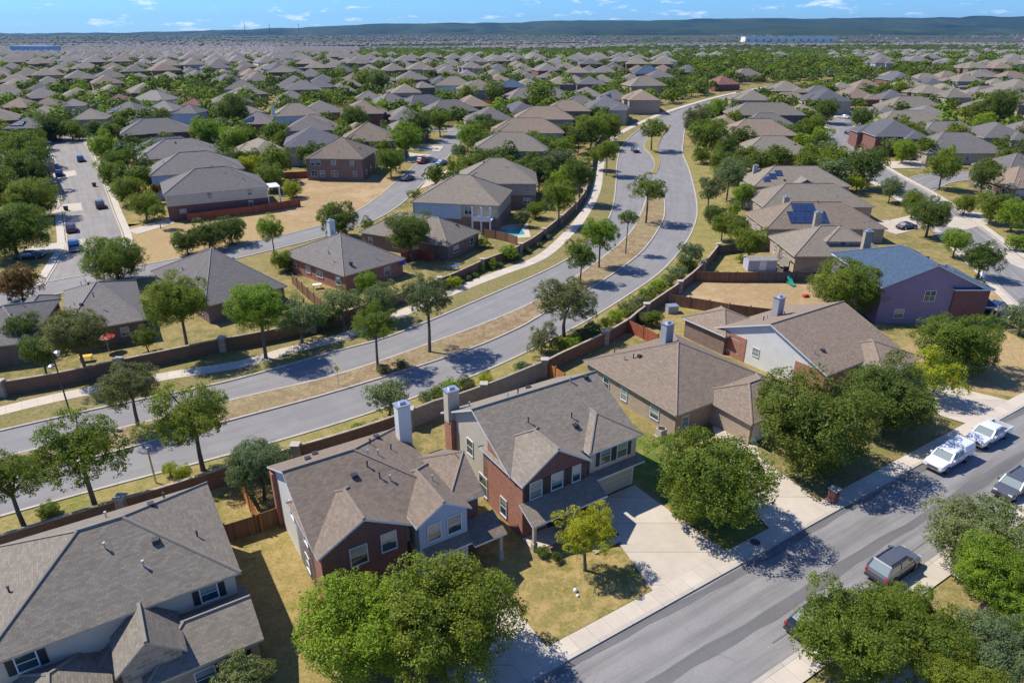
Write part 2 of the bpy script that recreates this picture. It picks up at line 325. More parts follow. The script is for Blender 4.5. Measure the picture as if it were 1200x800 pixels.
def poly(name, pts, mat, z, kind='structure'):
    vs = [Vector((p[0], p[1], 0)) for p in pts]; mb = MB()
    mb.v = [(p.x, p.y, T(p.y) + z * zoff(p.y)) for p in vs]; mb.f = [tuple(t) for t in tessellate_polygon([vs])]; mb.m = [0] * len(mb.f)
    me = mb.mesh(name, [mat], [(p.x, p.y) for p in vs])
    import bmesh
    bm = bmesh.new(); bm.from_mesh(me)
    for f in bm.faces:
        if f.normal.z < 0: f.normal_flip()
    bm.to_mesh(me); bm.free()
    return struct(link(name, me), kind)
def grid_poly(name, pts, mat, z, step=4.0):
    """polygon on sloping ground, cut into strips along Y so that it follows the slope"""
    pts = [Vector(p[:2]) for p in pts]; y0 = min(p.y for p in pts); y1 = max(p.y for p in pts); mb = MB()
    def clip(P, y, keep_above):
        out = []
        for a, b in zip(P, P[1:] + P[:1]):
            ia = (a.y >= y) == keep_above; ib = (b.y >= y) == keep_above
            if ia: out.append(a)
            if ia != ib: t = (y - a.y) / (b.y - a.y); out.append(a.lerp(b, t))
        return out
    y = y0
    while y < y1:
        P = clip(clip(pts, y, True), y + step, False) if y + step < y1 else clip(pts, y, True)
        if len(P) >= 3:
            i = len(mb.v); mb.v += [(p.x, p.y, T(p.y) + z * zoff(p.y)) for p in P]
            for t in tessellate_polygon([[Vector((p.x, p.y, 0)) for p in P]]):
                a, b, c = (P[k] for k in t)
                if (b - a).cross(c - a) < 0: t = t[::-1]
                mb.f.append(tuple(i + k for k in t)); mb.m.append(0)
        y += step
    return struct(link(name, mb.mesh(name, [mat], [(v[0], v[1]) for v in mb.v])))

# ================================================================== GROUND AND ROADS
gb = MB(); ys = [-60, 0, 40, 80, 120, 150, 200, 260, 320, 400, 520, 560, 620, 700, 800, 900, 1100, 1500, 2200, 2500, 3500, 4500, 7600, 12000, 20000]
for y in ys:
    for x in (-1.3, 1.3): gb.v.append((x * (max(y, 0) * 1.1 + 220), y, T(y)))
for i in range(len(ys) - 1): gb.f.append((2 * i, 2 * i + 1, 2 * i + 3, 2 * i + 2)); gb.m.append(0)
struct(build(gb, 'ground', MAT['ground']))
# near street
sN = [ST(s, 0).xy for s in np.arange(-75, 140, 4)]; sS = [ST(s, -8.0).xy for s in np.arange(-75, 140, 4)]
struct(ribbon('street', sN, sS, MAT['road'], .01, cols=4))
for a, b in ((-.25, -.85), (-4.2, -5.1)):
    pa = [ST(s, a + .12 * math.sin(s * .31) + .07 * math.sin(s * .9)).xy for s in np.arange(-75, 140, 2)]; pb = [ST(s, b + .14 * math.sin(s * .23 + 1) + .08 * math.sin(s * 1.1)).xy for s in np.arange(-75, 140, 2)]
    struct(ribbon('street_seal_band', pa, pb, MAT['seal'], .016))
pa = [ST(s, -6.55 + .05 * math.sin(s)).xy for s in np.arange(13, 60, 2)]; struct(ribbon('street_crack_seal', pa, offset(pa, .12), MAT['seal'], .02))
kerb('kerb', sN, .3, .12); kerb('kerb', sS, .3, .12)
struct(ribbon('sidewalk', [ST(s, .16).xy for s in np.arange(-75, 140, 3)], [ST(s, 1.5).xy for s in np.arange(-75, 140, 3)], MAT['walk'], .11))
struct(ribbon('sidewalk', [ST(s, -8.16).xy for s in np.arange(-75, 140, 3)], [ST(s, -9.6).xy for s in np.arange(-75, 140, 3)], MAT['walk'], .11))
# boulevard: edge curves
LL = [(-160, 545), (-60, 520), (0, 505), (133, 475), (267, 447), (400, 410), (460, 393), (560, 352), (663, 305), (700, 272), (717, 247), (722, 213), (723, 192), (729, 172), (745, 155), (765, 143), (790, 131), (840, 114), (900, 104), (960, 99)]
LR = [(-160, 580), (-60, 553), (0, 537), (143, 502), (280, 467), (400, 438), (517, 398), (613, 360), (677, 323), (732, 280), (752, 248), (760, 222)]
RL = [(-160, 612), (-60, 583), (0, 566), (143, 527), (280, 490), (400, 457), (543, 412), (613, 382), (633, 370), (700, 333), (750, 297), (773, 266), (779, 247), (777, 223)]
RR = [(-160, 655), (-60, 623), (27, 598), (140, 567), (280, 530), (400, 495), (500, 461), (587, 427), (677, 382), (733, 348), (775, 318), (802, 287), (815, 260), (816, 235), (808, 201), (800, 180), (801, 165), (803, 152), (811, 138.5), (848, 120), (905, 108.5), (962, 103)]
cLL, cLR, cRL, cRR = (spline(px(c), 2.5) for c in (LL, LR, RL, RR))
NB = 260
struct(ribbon('boulevard', resample(cLL, NB), resample(cRR, NB), MAT['road2'], .012, cols=3))
struct(ribbon('median', resample(cLR, 160), resample(cRL, 160), MAT['mulch'], .13)); kerb('median_kerb', cLR, .28, .15); kerb('median_kerb', cRL, .28, .15)
kerb('median_kerb', [cLR[-1], (cLR[-1] + cRL[-1]) / 2 + Vector((0, 1.2)), cRL[-1]], .28, .15)
m2L = spline(px([(762, 203), (766, 198), (767, 190), (762, 181), (755, 173), (758, 164), (768, 154), (780, 147)]), 2); m2R = spline(px([(768, 204), (772, 196), (773, 190), (772, 180), (771, 171), (775, 162), (781, 153), (786, 147)]), 2)
struct(ribbon('median', resample(m2L, 40), resample(m2R, 40), MAT['gverge'], .13)); kerb('median_kerb', m2L, .28, .15); kerb('median_kerb', m2R, .28, .15)
kerb('boulevard_kerb', cLL, .3, .14); kerb('boulevard_kerb', cRR, .3, .14)
# verges and boulevard walk
WL = [(-160, 492), (-60, 473), (0, 462), (62, 452), (163, 431), (255, 412), (335, 397), (420, 374), (530, 332), (565, 316), (600, 303), (627, 288), (647, 273), (665, 255), (683, 236), (692, 211), (697, 180), (712, 158), (735, 146), (765, 135), (800, 123), (850, 109), (905, 100)]
cWL = spline(px(WL), 2.5); struct(ribbon('verge', resample(cWL, NB), resample(offset(cLL, 0), NB), MAT['verge'], .05, cols=2))
WR = [(-160, 670), (-60, 650), (0, 640), (70, 618), (140, 597), (200, 580), (300, 549), (346, 536), (396, 521), (483, 491), (580, 458), (640, 434), (707, 402), (737, 387), (800, 339), (842, 295), (850, 262), (846, 230), (838, 200), (826, 180)]
cWR = spline(px(WR), 2.5)
cut = min(range(len(cRR)), key=lambda i: (cRR[i] - cWR[-1]).length)
struct(ribbon('verge', resample(cRR[:cut], NB), resample(cWR, NB), MAT['gverge'], .05, cols=2))
BW = [(-160, 525), (-60, 498), (0, 482), (67, 466), (133, 453), (200, 440), (283, 427), (333, 412), (395, 397), (460, 372), (540, 338), (587, 320), (633, 302), (663, 277), (687, 247), (699, 222), (703, 197), (708, 178), (722, 160), (745, 147), (775, 134), (806, 124), (850, 112), (900, 102)]
cBW = spline(px(BW), 2.5); struct(ribbon('sidewalk', offset(cBW, 1.15), offset(cBW, -1.15), MAT['walk'], .075))
# side streets: centre line, half width
SZ = [.018]
def street(pts, hw, mat, walks=(1, 1), sub=True):
    SZ[0] += .005
    c = spline(px(pts), 3); a = offset(c, hw); b = offset(c, -hw); struct(ribbon('side_street', a, b, mat, SZ[0])); kerb('kerb', a, .3, .12); kerb('kerb', b, .3, .12)
    for s, on in zip((1, -1), walks):
        if on: struct(ribbon('sidewalk', offset(c, s * (hw + .3)), offset(c, s * (hw + 1.7)), MAT['walk'], .11))
    return c
stA = street([(1290, 408), (1235, 362), (1185, 318), (1146, 286), (1112, 258), (1085, 238), (1060, 222), (1030, 205), (1005, 188), (990, 172), (984, 156), (988, 145), (1002, 136), (1040, 128)], 4.6, MAT['road'])
stA2 = street([(1068, 222), (1092, 211), (1120, 207), (1160, 206), (1260, 204)], 4.6, MAT['road'], (0, 0))
stB = street([(-140, 392), (-60, 368), (50, 340), (120, 327), (185, 315), (245, 303), (310, 288), (370, 273), (415, 259), (450, 240), (480, 214), (503, 192), (520, 174), (533, 160), (546, 149)], 3.9, MAT['road2'], (0, 0))
stC = street([(92, 330), (106, 300), (112, 283), (104, 250), (98, 225), (91, 200), (84, 180), (78, 168)], 5.0, MAT['road3'])
stD = street([(470, 152), (546, 152), (575, 148)], 4.2, MAT['road2'], (0, 0))
cc = G(74, 165); poly('cul_de_sac', [(cc.x + 11 * math.cos(a), cc.y + 11 * math.sin(a)) for a in np.linspace(0, 2 * math.pi, 25)[:-1]], MAT['road3'], .055)
# lots
def lot(name, pts, mat, z=.03): return grid_poly(name, [G(u, v).xy for u, v in pts], mat, z)
lot('vacant_lot', [(140, 302), (150, 262), (235, 262), (355, 236), (350, 212), (385, 203), (425, 203), (470, 211), (452, 229), (422, 254), (400, 263), (315, 285), (245, 299), (185, 310), (150, 312)], MAT['tan'], .02)
lot('bare_dirt', [(340, 232), (352, 213), (388, 204), (428, 204), (466, 212), (448, 229), (418, 249), (385, 258), (345, 262), (330, 250)], MAT['dirt'], .035)
lot('bare_dirt', [(805, 327), (952, 330), (985, 345), (960, 362), (880, 362), (840, 360), (792, 348)], MAT['dirt'], .02)
lot('back_yard', [(785, 352), (858, 366), (872, 385), (850, 400), (780, 400), (745, 392)], MAT['lawn'], .02)
lot('back_yard', [(850, 292), (930, 292), (950, 325), (830, 326)], MAT['lawn'], .02)
lot('back_yard', [(865, 252), (898, 252), (905, 262), (862, 268)], MAT['green'], .02)
lot('dry_yard', [(1050, 410), (1150, 370), (1200, 400), (1215, 470), (1130, 455), (1075, 440)], MAT['tan'], .02)
lot('dry_yard', [(1148, 338), (1165, 340), (1195, 372), (1160, 370)], MAT['dirt'], .02)
lot('grass_corner', [(25, 318), (75, 313), (72, 325), (45, 334), (20, 330)], MAT['lawn'], .02)
lot('front_yard', [(132, 258), (160, 250), (165, 263), (140, 268)], MAT['lawn'], .02)
lot('back_yard', [(330, 155), (360, 160), (345, 170), (390, 166), (370, 182), (322, 178)], MAT['green'], .02)
lot('back_yard', [(520, 142), (560, 136), (562, 146), (530, 152)], MAT['lawn'], .02)
poly('front_lawn', [ST(*p).xy for p in ((-.2, 1.6), (9.5, 1.6), (11.1, 7.2), (11.3, 9.2), (3.2, 9.2), (3.4, 25), (1.4, 25), (1.2, 10), (-.2, 10))], MAT['lawn'], .02)
poly('side_lawn', [ST(*p).xy for p in ((-16.6, 1.6), (-7, 1.6), (-7, 10), (-11.7, 11), (-11.7, 34), (-17, 34), (-16.6, 12))], MAT['lawn'], .02)
poly('side_lawn', [ST(*p).xy for p in ((17.6, 1.6), (22.8, 1.6), (24, 15), (25.4, 31), (18, 31))], MAT['green'], .02)
poly('front_lawn', [ST(*p).xy for p in ((29.5, 1.6), (55, 1.6), (56, 12), (41, 13), (30, 14))], MAT['verge'], .02)
poly('planting_bed', [ST(*p).xy for p in ((4, 8.8), (9, 8.8), (9, 10), (4, 10))], MAT['mulch'], .04)
def drive(pts, z=.115): poly('driveway', [ST(*p).xy for p in pts], MAT['drive'], z)
drive([(9.4, 1.5), (17.3, 1.5), (17.1, 12.2), (11.7, 12.2), (11.4, 7.2), (10.6, 6.6)]); drive([(8.2, 6.9), (11.35, 6.9), (11.4, 7.6), (8.4, 7.7)], .12)
drive([(-7.2, 1.5), (-.3, 1.5), (-.2, 7.4), (-.6, 12), (-6, 12)]); drive([(22.6, 1.5), (29.4, 1.5), (30.6, 9), (37, 15.5), (31, 15.5), (24.5, 7)])
drive([(54.5, 1.5), (64, 1.5), (61, 9), (58, 12.5), (54, 12.5), (53, 7)])
for s0 in (-2, 16, 30): poly('driveway', [ST(*p).xy for p in ((s0, -9.6), (s0 + 6, -9.6), (s0 + 5.5, -22), (s0 + .5, -22))], MAT['drive'], .115)
lot('driveway', [(1160, 362), (1200, 362), (1215, 376), (1172, 372)], MAT['drive'], .06)
for q in ([(1010, 262), (1040, 258), (1080, 268), (1050, 275)], [(1043, 258), (1080, 250), (1100, 262), (1060, 270)], [(1090, 262), (1120, 254), (1160, 262), (1130, 270)], [(1040, 190), (1085, 188), (1085, 197), (1045, 198)],
          [(150, 270), (200, 255), (205, 262), (160, 275)], [(462, 178), (505, 182), (498, 192), (455, 188)], [(480, 170), (520, 172), (515, 178), (475, 176)], [(505, 205), (525, 200), (512, 215), (492, 222)],
          [(963, 132), (990, 128), (992, 136), (970, 138)], [(1000, 162), (1035, 160), (1040, 168), (1005, 170)], [(55, 205), (88, 200), (90, 206), (58, 212)], [(40, 243), (95, 238), (97, 247), (40, 252)], [(30, 290), (100, 280), (103, 292), (30, 300)],
          [(1150, 285), (1195, 300), (1210, 320), (1185, 310)], [(1118, 246), (1150, 250), (1160, 262), (1135, 258)]):
    lot('driveway', q, MAT['drive'], .07)

# ================================================================== FENCES AND WALLS
def wall(name, label, pts, mat, h=1.8, th=.2, pillars=0, pmat=None, cap=True, step=3.0, cat='fence', curve=True):
    c = spline(px(pts, h), 4) if curve else px(pts, h)
    n = max(2, int(sum((b - a).length for a, b in zip(c, c[1:])) / step)); c = resample(c, n + 1)
    t = thing(name, label, cat, (c[0].x, c[0].y, T(c[0].y)))
    o = Vector((c[0].x, c[0].y, T(c[0].y))); mb = MB(); cp = MB()
    for a, b in zip(c, c[1:]):
        a3 = a - o.xy; b3 = b - o.xy; za, zb = T(a.y) - o.z, T(b.y) - o.z
        mb.obox(a3, b3, th, (za - .3, zb - .3), (za + h, zb + h)); cp.obox(a3, b3, th + .1, (za + h, zb + h), (za + h + .09, zb + h + .09))
    build(mb, 'fence_panel', mat, t)
    if cap: build(cp, 'fence_cap', pmat or mat, t)
    if pillars:
        k = 0
        for i in range(0, len(c), max(1, round(pillars / step))):
            p = c[i] - o.xy; z = T(c[i].y) - o.z; pb = MB(); s = .38 if pmat is not None else .07
            pb.box(-s, s, -s, s, -.3, h + .22); q = build(pb, 'pillar' if pmat is not None else 'post', pmat or mat, t, loc=(p.x, p.y, z))
            if pmat is not None: pc = MB(); pc.box(-s - .08, s + .08, -s - .08, s + .08, h + .22, h + .34); build(pc, 'pillar_cap', MAT['curb'], q)
            k += 1
    return t
wall('brick_wall', 'long dark brown brick wall with pale pillars on the far side of the boulevard', [(u, v - 14 if u < 500 else v - 11 if u < 650 else v - 8) for u, v in WL if v > 150], MAT['fence_brick'], pillars=13, pmat=MAT['stone'], cat='wall')
wall('brick_wall', 'dark brown brick wall along the near side of the boulevard behind the lower left houses', [(-120, 655), (0, 628), (70, 606), (140, 585), (200, 568), (240, 555), (300, 537), (343, 524), (396, 509), (440, 495), (478, 482)], MAT['fence_brick'], pillars=14, pmat=MAT['stone'], cat='wall')
wall('stone_wall', 'pale beige masonry wall behind the large centre house by the boulevard', [(480, 481), (497, 473), (540, 461), (580, 447), (638, 423)], MAT['stone_wall'], 2.1, pillars=9, pmat=MAT['stone_wall'], cat='wall')
wall('brick_wall', 'curving brown brick wall between the boulevard hedge and the right hand back yards', [(639, 423), (650, 417), (707, 391), (737, 374), (751, 362), (800, 329), (815, 317), (830, 302), (842, 287)], MAT['fence_brick'], pillars=11, pmat=MAT['stone'], cat='wall')
wf = [('short orange wood fence running back from the gate between the two left houses', [(279, 557), (291, 580), (304, 603)], 'wood_orange'),
      ('brown wood fence with gate crossing the side yard between the two left houses', [(262, 615), (283, 609), (304, 602), (331, 592)], 'wood_brown'),
      ('bright orange wood fence section next to the end of the beige wall', [(640, 424), (650, 430), (662, 438)], 'wood_orange'),
      ('rust red wood fence leaning back from the brick wall behind the hip roofed house', [(737, 375), (755, 383), (772, 392)], 'wood_red'),
      ('dark brown wood fence between the tan back yard and the bare dirt yard', [(786, 345), (820, 350), (860, 357), (905, 362)], 'wood_brown'),
      ('brown wood fence between the small shed and the bare dirt yard', [(816, 318), (850, 319), (888, 319)], 'wood_brown'),
      ('weathered grey wood fence beside the playhouse', [(889, 319), (920, 319), (955, 318)], 'wood_grey'),
      ('dark wood fence behind the bushy trees and the small shed', [(843, 288), (866, 285), (915, 284)], 'wood_grey'),
      ('dark brown fence between the yards beside the row with solar panels', [(865, 262), (882, 256), (899, 259)], 'wood_brown'),
      ('long red brown wood fence below the two storey house beside the vacant lot', [(219, 251), (250, 247), (300, 241), (351, 233)], 'wood_red'),
      ('short red brown wood fence at the far edge of the vacant lot', [(332, 202), (358, 201), (385, 197)], 'wood_red'),
      ('dark wood fence beside the brick bungalow in the left middle', [(342, 321), (360, 338), (384, 357)], 'wood_brown'),
      ('dark wood fence between the green yards beyond the vacant lot', [(292, 176), (315, 170), (350, 159), (362, 153)], 'wood_brown'),
      ('brown wood fence at the right edge of the yard beyond the vacant lot', [(350, 180), (372, 168), (392, 155)], 'wood_brown'),
      ('bright orange fence in front of the far neighbourhood', [(398, 97), (430, 102), (463, 108), (490, 113), (533, 115), (565, 117), (594, 119)], 'wood_orange'),
      ('orange wood fence beside the trees at the right edge', [(1160, 157), (1176, 165), (1192, 172)], 'wood_orange'),
      ('brown wood fence behind the house with the white upper deck', [(566, 268), (590, 272), (606, 277)], 'wood_brown'),
      ('low wood fence between the two brown roofed houses by the boulevard', [(470, 296), (490, 292), (508, 296)], 'wood_red')]
for lab, pts, m in wf: wall('wood_fence', lab, pts, MAT[m], 1.8, .06, pillars=2.6 if pts[0][1] > 240 else 0, cap=False, step=2.6)

# ================================================================== HOUSES
WINC = {}
def window(par, wd, ht, loc, rz, shut=False, frame='trim', small=False):
    key = (wd, ht, frame)
    if key not in WINC:
        f = MB(); t = .07
        f.box(-wd / 2 - t, wd / 2 + t, -.06, .0, ht / 2, ht / 2 + t); f.box(-wd / 2 - t, wd / 2 + t, -.09, .0, -ht / 2 - t, -ht / 2)
        f.box(-wd / 2 - t, -wd / 2, -.06, 0, -ht / 2, ht / 2); f.box(wd / 2, wd / 2 + t, -.06, 0, -ht / 2, ht / 2)
        f.box(-wd / 2, wd / 2, -.045, -.005, -.025, .025)
        if wd > 1.3: f.box(-.03, .03, -.046, -.004, -ht / 2, ht / 2)
        p = MB(); p.box(-wd / 2, wd / 2, -.02, 0.002, -ht / 2, ht / 2)
        s = MB(); s.box(-.2, .2, -.05, 0, -ht / 2 - .05, ht / 2 + .05)
        WINC[key] = (f.mesh('window', [MAT[frame]]), p.mesh('pane', [MAT['glass']]), s.mesh('shutter', [MAT['black']]))
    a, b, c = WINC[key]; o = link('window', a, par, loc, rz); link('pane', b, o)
    if shut:
        for sx in (-1, 1):
            d = Vector((math.cos(rz), math.sin(rz), 0)) * sx * (wd / 2 + .3); link('shutter', c, par, Vector(loc) + d, rz)
    return o
PIPE = None
def roof_faces(mb, x0, x1, y0, y1, ze, rx, slope, h0, h1, o=.4, th=.17):
    """rx True: ridge along x. h0/h1: hip (True) or gable at the low/high end."""
    X0, X1, Y0, Y1 = x0 - o, x1 + o, y0 - o, y1 + o; zl = ze - o * slope
    if rx: half = (Y1 - Y0) / 2; zr = zl + half * slope; a = X0 + (half if h0 else 0); b = X1 - (half if h1 else 0); 
    else: half = (X1 - X0) / 2; zr = zl + half * slope; a = Y0 + (half if h0 else 0); b = Y1 - (half if h1 else 0)
    if a > b:
        m = (a + b) / 2; f = (m - (X0 if rx else Y0)) / half; a = b = m; zr = zl + half * slope * f
    if rx: R0, R1 = (a, (Y0 + Y1) / 2), (b, (Y0 + Y1) / 2); c = [(X0, Y0), (X1, Y0), (X1, Y1), (X0, Y1)]; F = [(0, 1, 5, 4), (2, 3, 4, 5), (3, 0, 4), (1, 2, 5)]
    else: R0, R1 = ((X0 + X1) / 2, a), ((X0 + X1) / 2, b); c = [(X0, Y0), (X1, Y0), (X1, Y1), (X0, Y1)]; F = [(3, 0, 4, 5), (1, 2, 5, 4), (0, 1, 4), (2, 3, 5)]
    top = [(x, y, zl) for x, y in c] + [(R0[0], R0[1], zr), (R1[0], R1[1], zr)]
    hips = (h0, h1); i = len(mb.v); mb.v += top + [(x, y, z - th) for x, y, z in top]
    for k, f in enumerate(F):
        if k >= 2 and not hips[k - 2]: continue
        mb.f.append(tuple(i + j for j in f)); mb.m.append(0); mb.f.append(tuple(i + 6 + j for j in reversed(f))); mb.m.append(1)
    edges = [(0, 1), (1, 2), (2, 3), (3, 0)]
    endp = {(3, 0): (0, 4), (1, 2): (1, 5)} if rx else {(0, 1): (0, 4), (2, 3): (1, 5)}
    for e in edges:
        if e in endp and not hips[endp[e][0]]:
            r = endp[e][1]
            for p, q in ((e[0], r), (r, e[1])): mb.f.append((i + p, i + p + 6, i + q + 6, i + q)); mb.m.append(1)
        else: mb.f.append((i + e[0], i + e[0] + 6, i + e[1] + 6, i + e[1])); mb.m.append(1)
    return zr
def ridge_caps(mb, x0, x1, y0, y1, ze, rx, slope, h0, h1, o):
    X0, X1, Y0, Y1 = x0 - o, x1 + o, y0 - o, y1 + o; zl = ze - o * slope
    if rx: half = (Y1 - Y0) / 2; a = X0 + (half if h0 else 0); b = X1 - (half if h1 else 0)
    else: half = (X1 - X0) / 2; a = Y0 + (half if h0 else 0); b = Y1 - (half if h1 else 0)
    zr = zl + half * slope
    if a > b: m = (a + b) / 2; zr = zl + slope * (m - (X0 if rx else Y0)); a = b = m
    A, B = ((a, (Y0 + Y1) / 2, zr), (b, (Y0 + Y1) / 2, zr)) if rx else (((X0 + X1) / 2, a, zr), ((X0 + X1) / 2, b, zr))
    if b - a > .4: mb.tube([A, B], [.12, .12], 5, m=2)
    for on, P, cs in ((h0, A, ((X0, Y0), (X0, Y1)) if rx else ((X0, Y0), (X1, Y0))), (h1, B, ((X1, Y0), (X1, Y1)) if rx else ((X0, Y1), (X1, Y1)))):
        if on:
            for c in cs: mb.tube([P, (c[0], c[1], zl)], [.11, .11], 5, m=2)
def blk(x0, x1, y0, y1, ze, rx=True, sl=.5, h0=True, h1=True, lo='brick_brown', up=None, band=2.8, z0=-1.0, o=.4, side=None, flat=False):
    return dict(x0=x0, x1=x1, y0=y0, y1=y1, ze=ze, rx=rx, sl=sl, h0=h0, h1=h1, lo=lo, up=up or lo, band=band, z0=z0, o=o, side=side or {}, flat=flat)
def roof_z(b, x, y):
    """height of the block's roof plane at x, y"""
    X0, X1, Y0, Y1 = b['x0'] - b['o'], b['x1'] + b['o'], b['y0'] - b['o'], b['y1'] + b['o']; zl = b['ze'] - b['o'] * b['sl']
    d = [y - Y0, Y1 - y] if b['rx'] else [x - X0, X1 - x]
    if b['h0']: d.append((x - X0) if b['rx'] else (y - Y0))
    if b['h1']: d.append((X1 - x) if b['rx'] else (Y1 - y))
    return zl + min(d) * b['sl']
CAPM = {}
for k_, c_ in dict(roof_grey=(.19, .178, .172), roof_brown=(.225, .18, .14), roof_taupe=(.22, .194, .158), roof_blue=(.07, .105, .155), roof_dark=(.14, .14, .15), roof_red=(.24, .13, .11), roof_pale=(.26, .245, .22)).items(): CAPM[k_] = k_ + '_cap'; MAT[k_ + '_cap'] = plain(k_ + '_cap', c_, .9)
HC = []                                                                # house centres, to keep generated ones apart
def house(label, frame, blocks, roof='roof_brown', fascia='trim', wins='auto', vents=3, chimney=None, garage=None, porch=None, solar=None, name='house', group=None, seed=0, extra=None):
    x, y, rz = frame; rnd = random.Random(seed or hash(label) % 9999 if seed else len(HC) * 7 + 3)
    t = thing(name, label, 'house', (x, y, 0), rz, group)
    cx = sum((b['x0'] + b['x1']) / 2 for b in blocks[:1]); cy = sum((b['y0'] + b['y1']) / 2 for b in blocks[:1])
    M = Matrix.Rotation(rz, 2); wc = M @ Vector((cx, cy)) + Vector((x, y)); gz = T(wc.y); t.location.z = gz
    HC.append((wc.x, wc.y, max(blocks[0]['x1'] - blocks[0]['x0'], blocks[0]['y1'] - blocks[0]['y0']) / 2))
    slots = []; wm = MB(); rm = MB()
    def sl(m):
        if m not in slots: slots.append(m)
        return slots.index(m)
    for bi, b in enumerate(blocks):
        zr = roof_faces(rm, b['x0'], b['x1'], b['y0'], b['y1'], b['ze'], b['rx'], b['sl'], b['h0'], b['h1'], b['o']); ridge_caps(rm, b['x0'], b['x1'], b['y0'], b['y1'], b['ze'], b['rx'], b['sl'], b['h0'], b['h1'], b['o'])
        c = [(b['x0'], b['y0']), (b['x1'], b['y0']), (b['x1'], b['y1']), (b['x0'], b['y1'])]
        for k, nm in enumerate('FRBL'):
            p, q = c[k], c[(k + 1) % 4]; lo, up = b['side'].get(nm, (b['lo'], b['up'])); zt = b['ze'] - .17; z0 = b['z0']
            if lo != up and b['ze'] > b['band'] + .5 and z0 < b['band']:
                wm.quad((*p, z0), (*q, z0), (*q, b['band']), (*p, b['band']), m=sl(lo)); z0 = b['band']
            gab = (not b['h0'] and nm == ('L' if b['rx'] else 'F')) or (not b['h1'] and nm == ('R' if b['rx'] else 'B'))
            if gab:
                half = ((b['y1'] - b['y0']) if b['rx'] else (b['x1'] - b['x0'])) / 2; mid = ((p[0] + q[0]) / 2, (p[1] + q[1]) / 2)
                wm.quad((*p, z0), (*q, z0), (*q, zt), (*mid, zt + half * b['sl']), (*p, zt), m=sl(up))
            else: wm.quad((*p, z0), (*q, z0), (*q, zt), (*p, zt), m=sl(up))
    build(wm, 'wall', [MAT[s] for s in slots], t)
    rf = build(rm, 'roof', [MAT[roof], MAT[fascia], MAT[CAPM[roof]]], t)
    if wins == 'auto' and vents:
        for bi, b in enumerate(blocks[:2]):
            for k, nm in enumerate('FRBL'):
                c = [(b['x0'], b['y0']), (b['x1'], b['y0']), (b['x1'], b['y1']), (b['x0'], b['y1'])]; p = Vector(c[k]); q = Vector(c[(k + 1) % 4]); nv = Vector(((q - p).y, -(q - p).x)).normalized()
                mw = M @ ((p + q) / 2) + Vector((x, y)); nw = M @ nv
                if nw.dot(-mw) < 0: continue
                Ln = (q - p).length; n = max(1, int(Ln / 4.2)); rr = math.atan2((q - p).y, (q - p).x)
                for zc in ([1.6] if b['ze'] < 4 else [1.5, 4.4]):
                    if zc < b['z0'] + 1: continue
                    for i in range(n):
                        if rnd.random() < .2: continue
                        f = (i + .5 + rnd.uniform(-.15, .15)) / n; pt = p.lerp(q, f) + nv * .01
                        window(t, rnd.choice([.9, 1.2, 1.7]), rnd.choice([1.2, 1.4]), (pt.x, pt.y, zc), rr)
    elif wins and wins != 'auto':
        for w_ in wins:
            bi, nm, f, zc, wd, ht = w_[:6]; b = blocks[bi]; k = 'FRBL'.index(nm)
            c = [(b['x0'], b['y0']), (b['x1'], b['y0']), (b['x1'], b['y1']), (b['x0'], b['y1'])]; p = Vector(c[k]); q = Vector(c[(k + 1) % 4]); nv = Vector(((q - p).y, -(q - p).x)).normalized()
            pt = p + (q - p).normalized() * f + nv * (.01 + (w_[7] if len(w_) > 7 else 0)); window(t, wd, ht, (pt.x, pt.y, zc), math.atan2((q - p).y, (q - p).x), shut=len(w_) > 6 and w_[6])
    for i in range(vents):
        b = blocks[0]; vx = rnd.uniform(b['x0'] + 1, b['x1'] - 1); vy = rnd.uniform(b['y0'] + 1, b['y1'] - 1); z = max(roof_z(q, vx, vy) for q in blocks if q['x0'] <= vx <= q['x1'] and q['y0'] <= vy <= q['y1']); v = MB()
        if i % 3 == 2: v.box(-.22, .22, -.22, .22, -.25, .22)
        else: v.tube([(0, 0, -.2), (0, 0, .45)], [.06, .06], 6); v.tube([(0, 0, .42), (0, 0, .5)], [.1, .1], 6)
        build(v, 'roof_vent', MAT['darkmetal'] if i % 3 else MAT['metal'], rf, loc=(vx, vy, z))
    if chimney:
        for (hx, hy, z0, z1, m) in chimney:
            v = MB(); v.box(-.58, .58, -.45, .45, z0, z1); ch = build(v, 'chimney', MAT[m], t, loc=(hx, hy, 0))
            v = MB(); v.box(-.66, .66, -.53, .53, z1, z1 + .1); v.box(-.26, .26, -.2, .2, z1 + .1, z1 + .34); build(v, 'chimney_cap', MAT['metal'], ch)
    if garage:
        for (bi, nm, f, wd, m) in garage:
            b = blocks[bi]; k = 'FRBL'.index(nm); c = [(b['x0'], b['y0']), (b['x1'], b['y0']), (b['x1'], b['y1']), (b['x0'], b['y1'])]; p = Vector(c[k]); q = Vector(c[(k + 1) % 4]); nv = Vector(((q - p).y, -(q - p).x)).normalized()
            pt = p + (q - p).normalized() * f + nv * .02; v = MB(); v.box(-wd / 2, wd / 2, -.05, 0, .1, 2.35); g = build(v, 'garage_door', MAT[m], t, loc=(pt.x, pt.y, 0), rz=math.atan2((q - p).y, (q - p).x))
            v = MB(); v.box(-wd / 2 - .12, -wd / 2, -.08, 0, .05, 2.47); v.box(wd / 2, wd / 2 + .12, -.08, 0, .05, 2.47); v.box(-wd / 2, wd / 2, -.08, 0, 2.35, 2.47); build(v, 'door_frame', MAT['trim'], g)
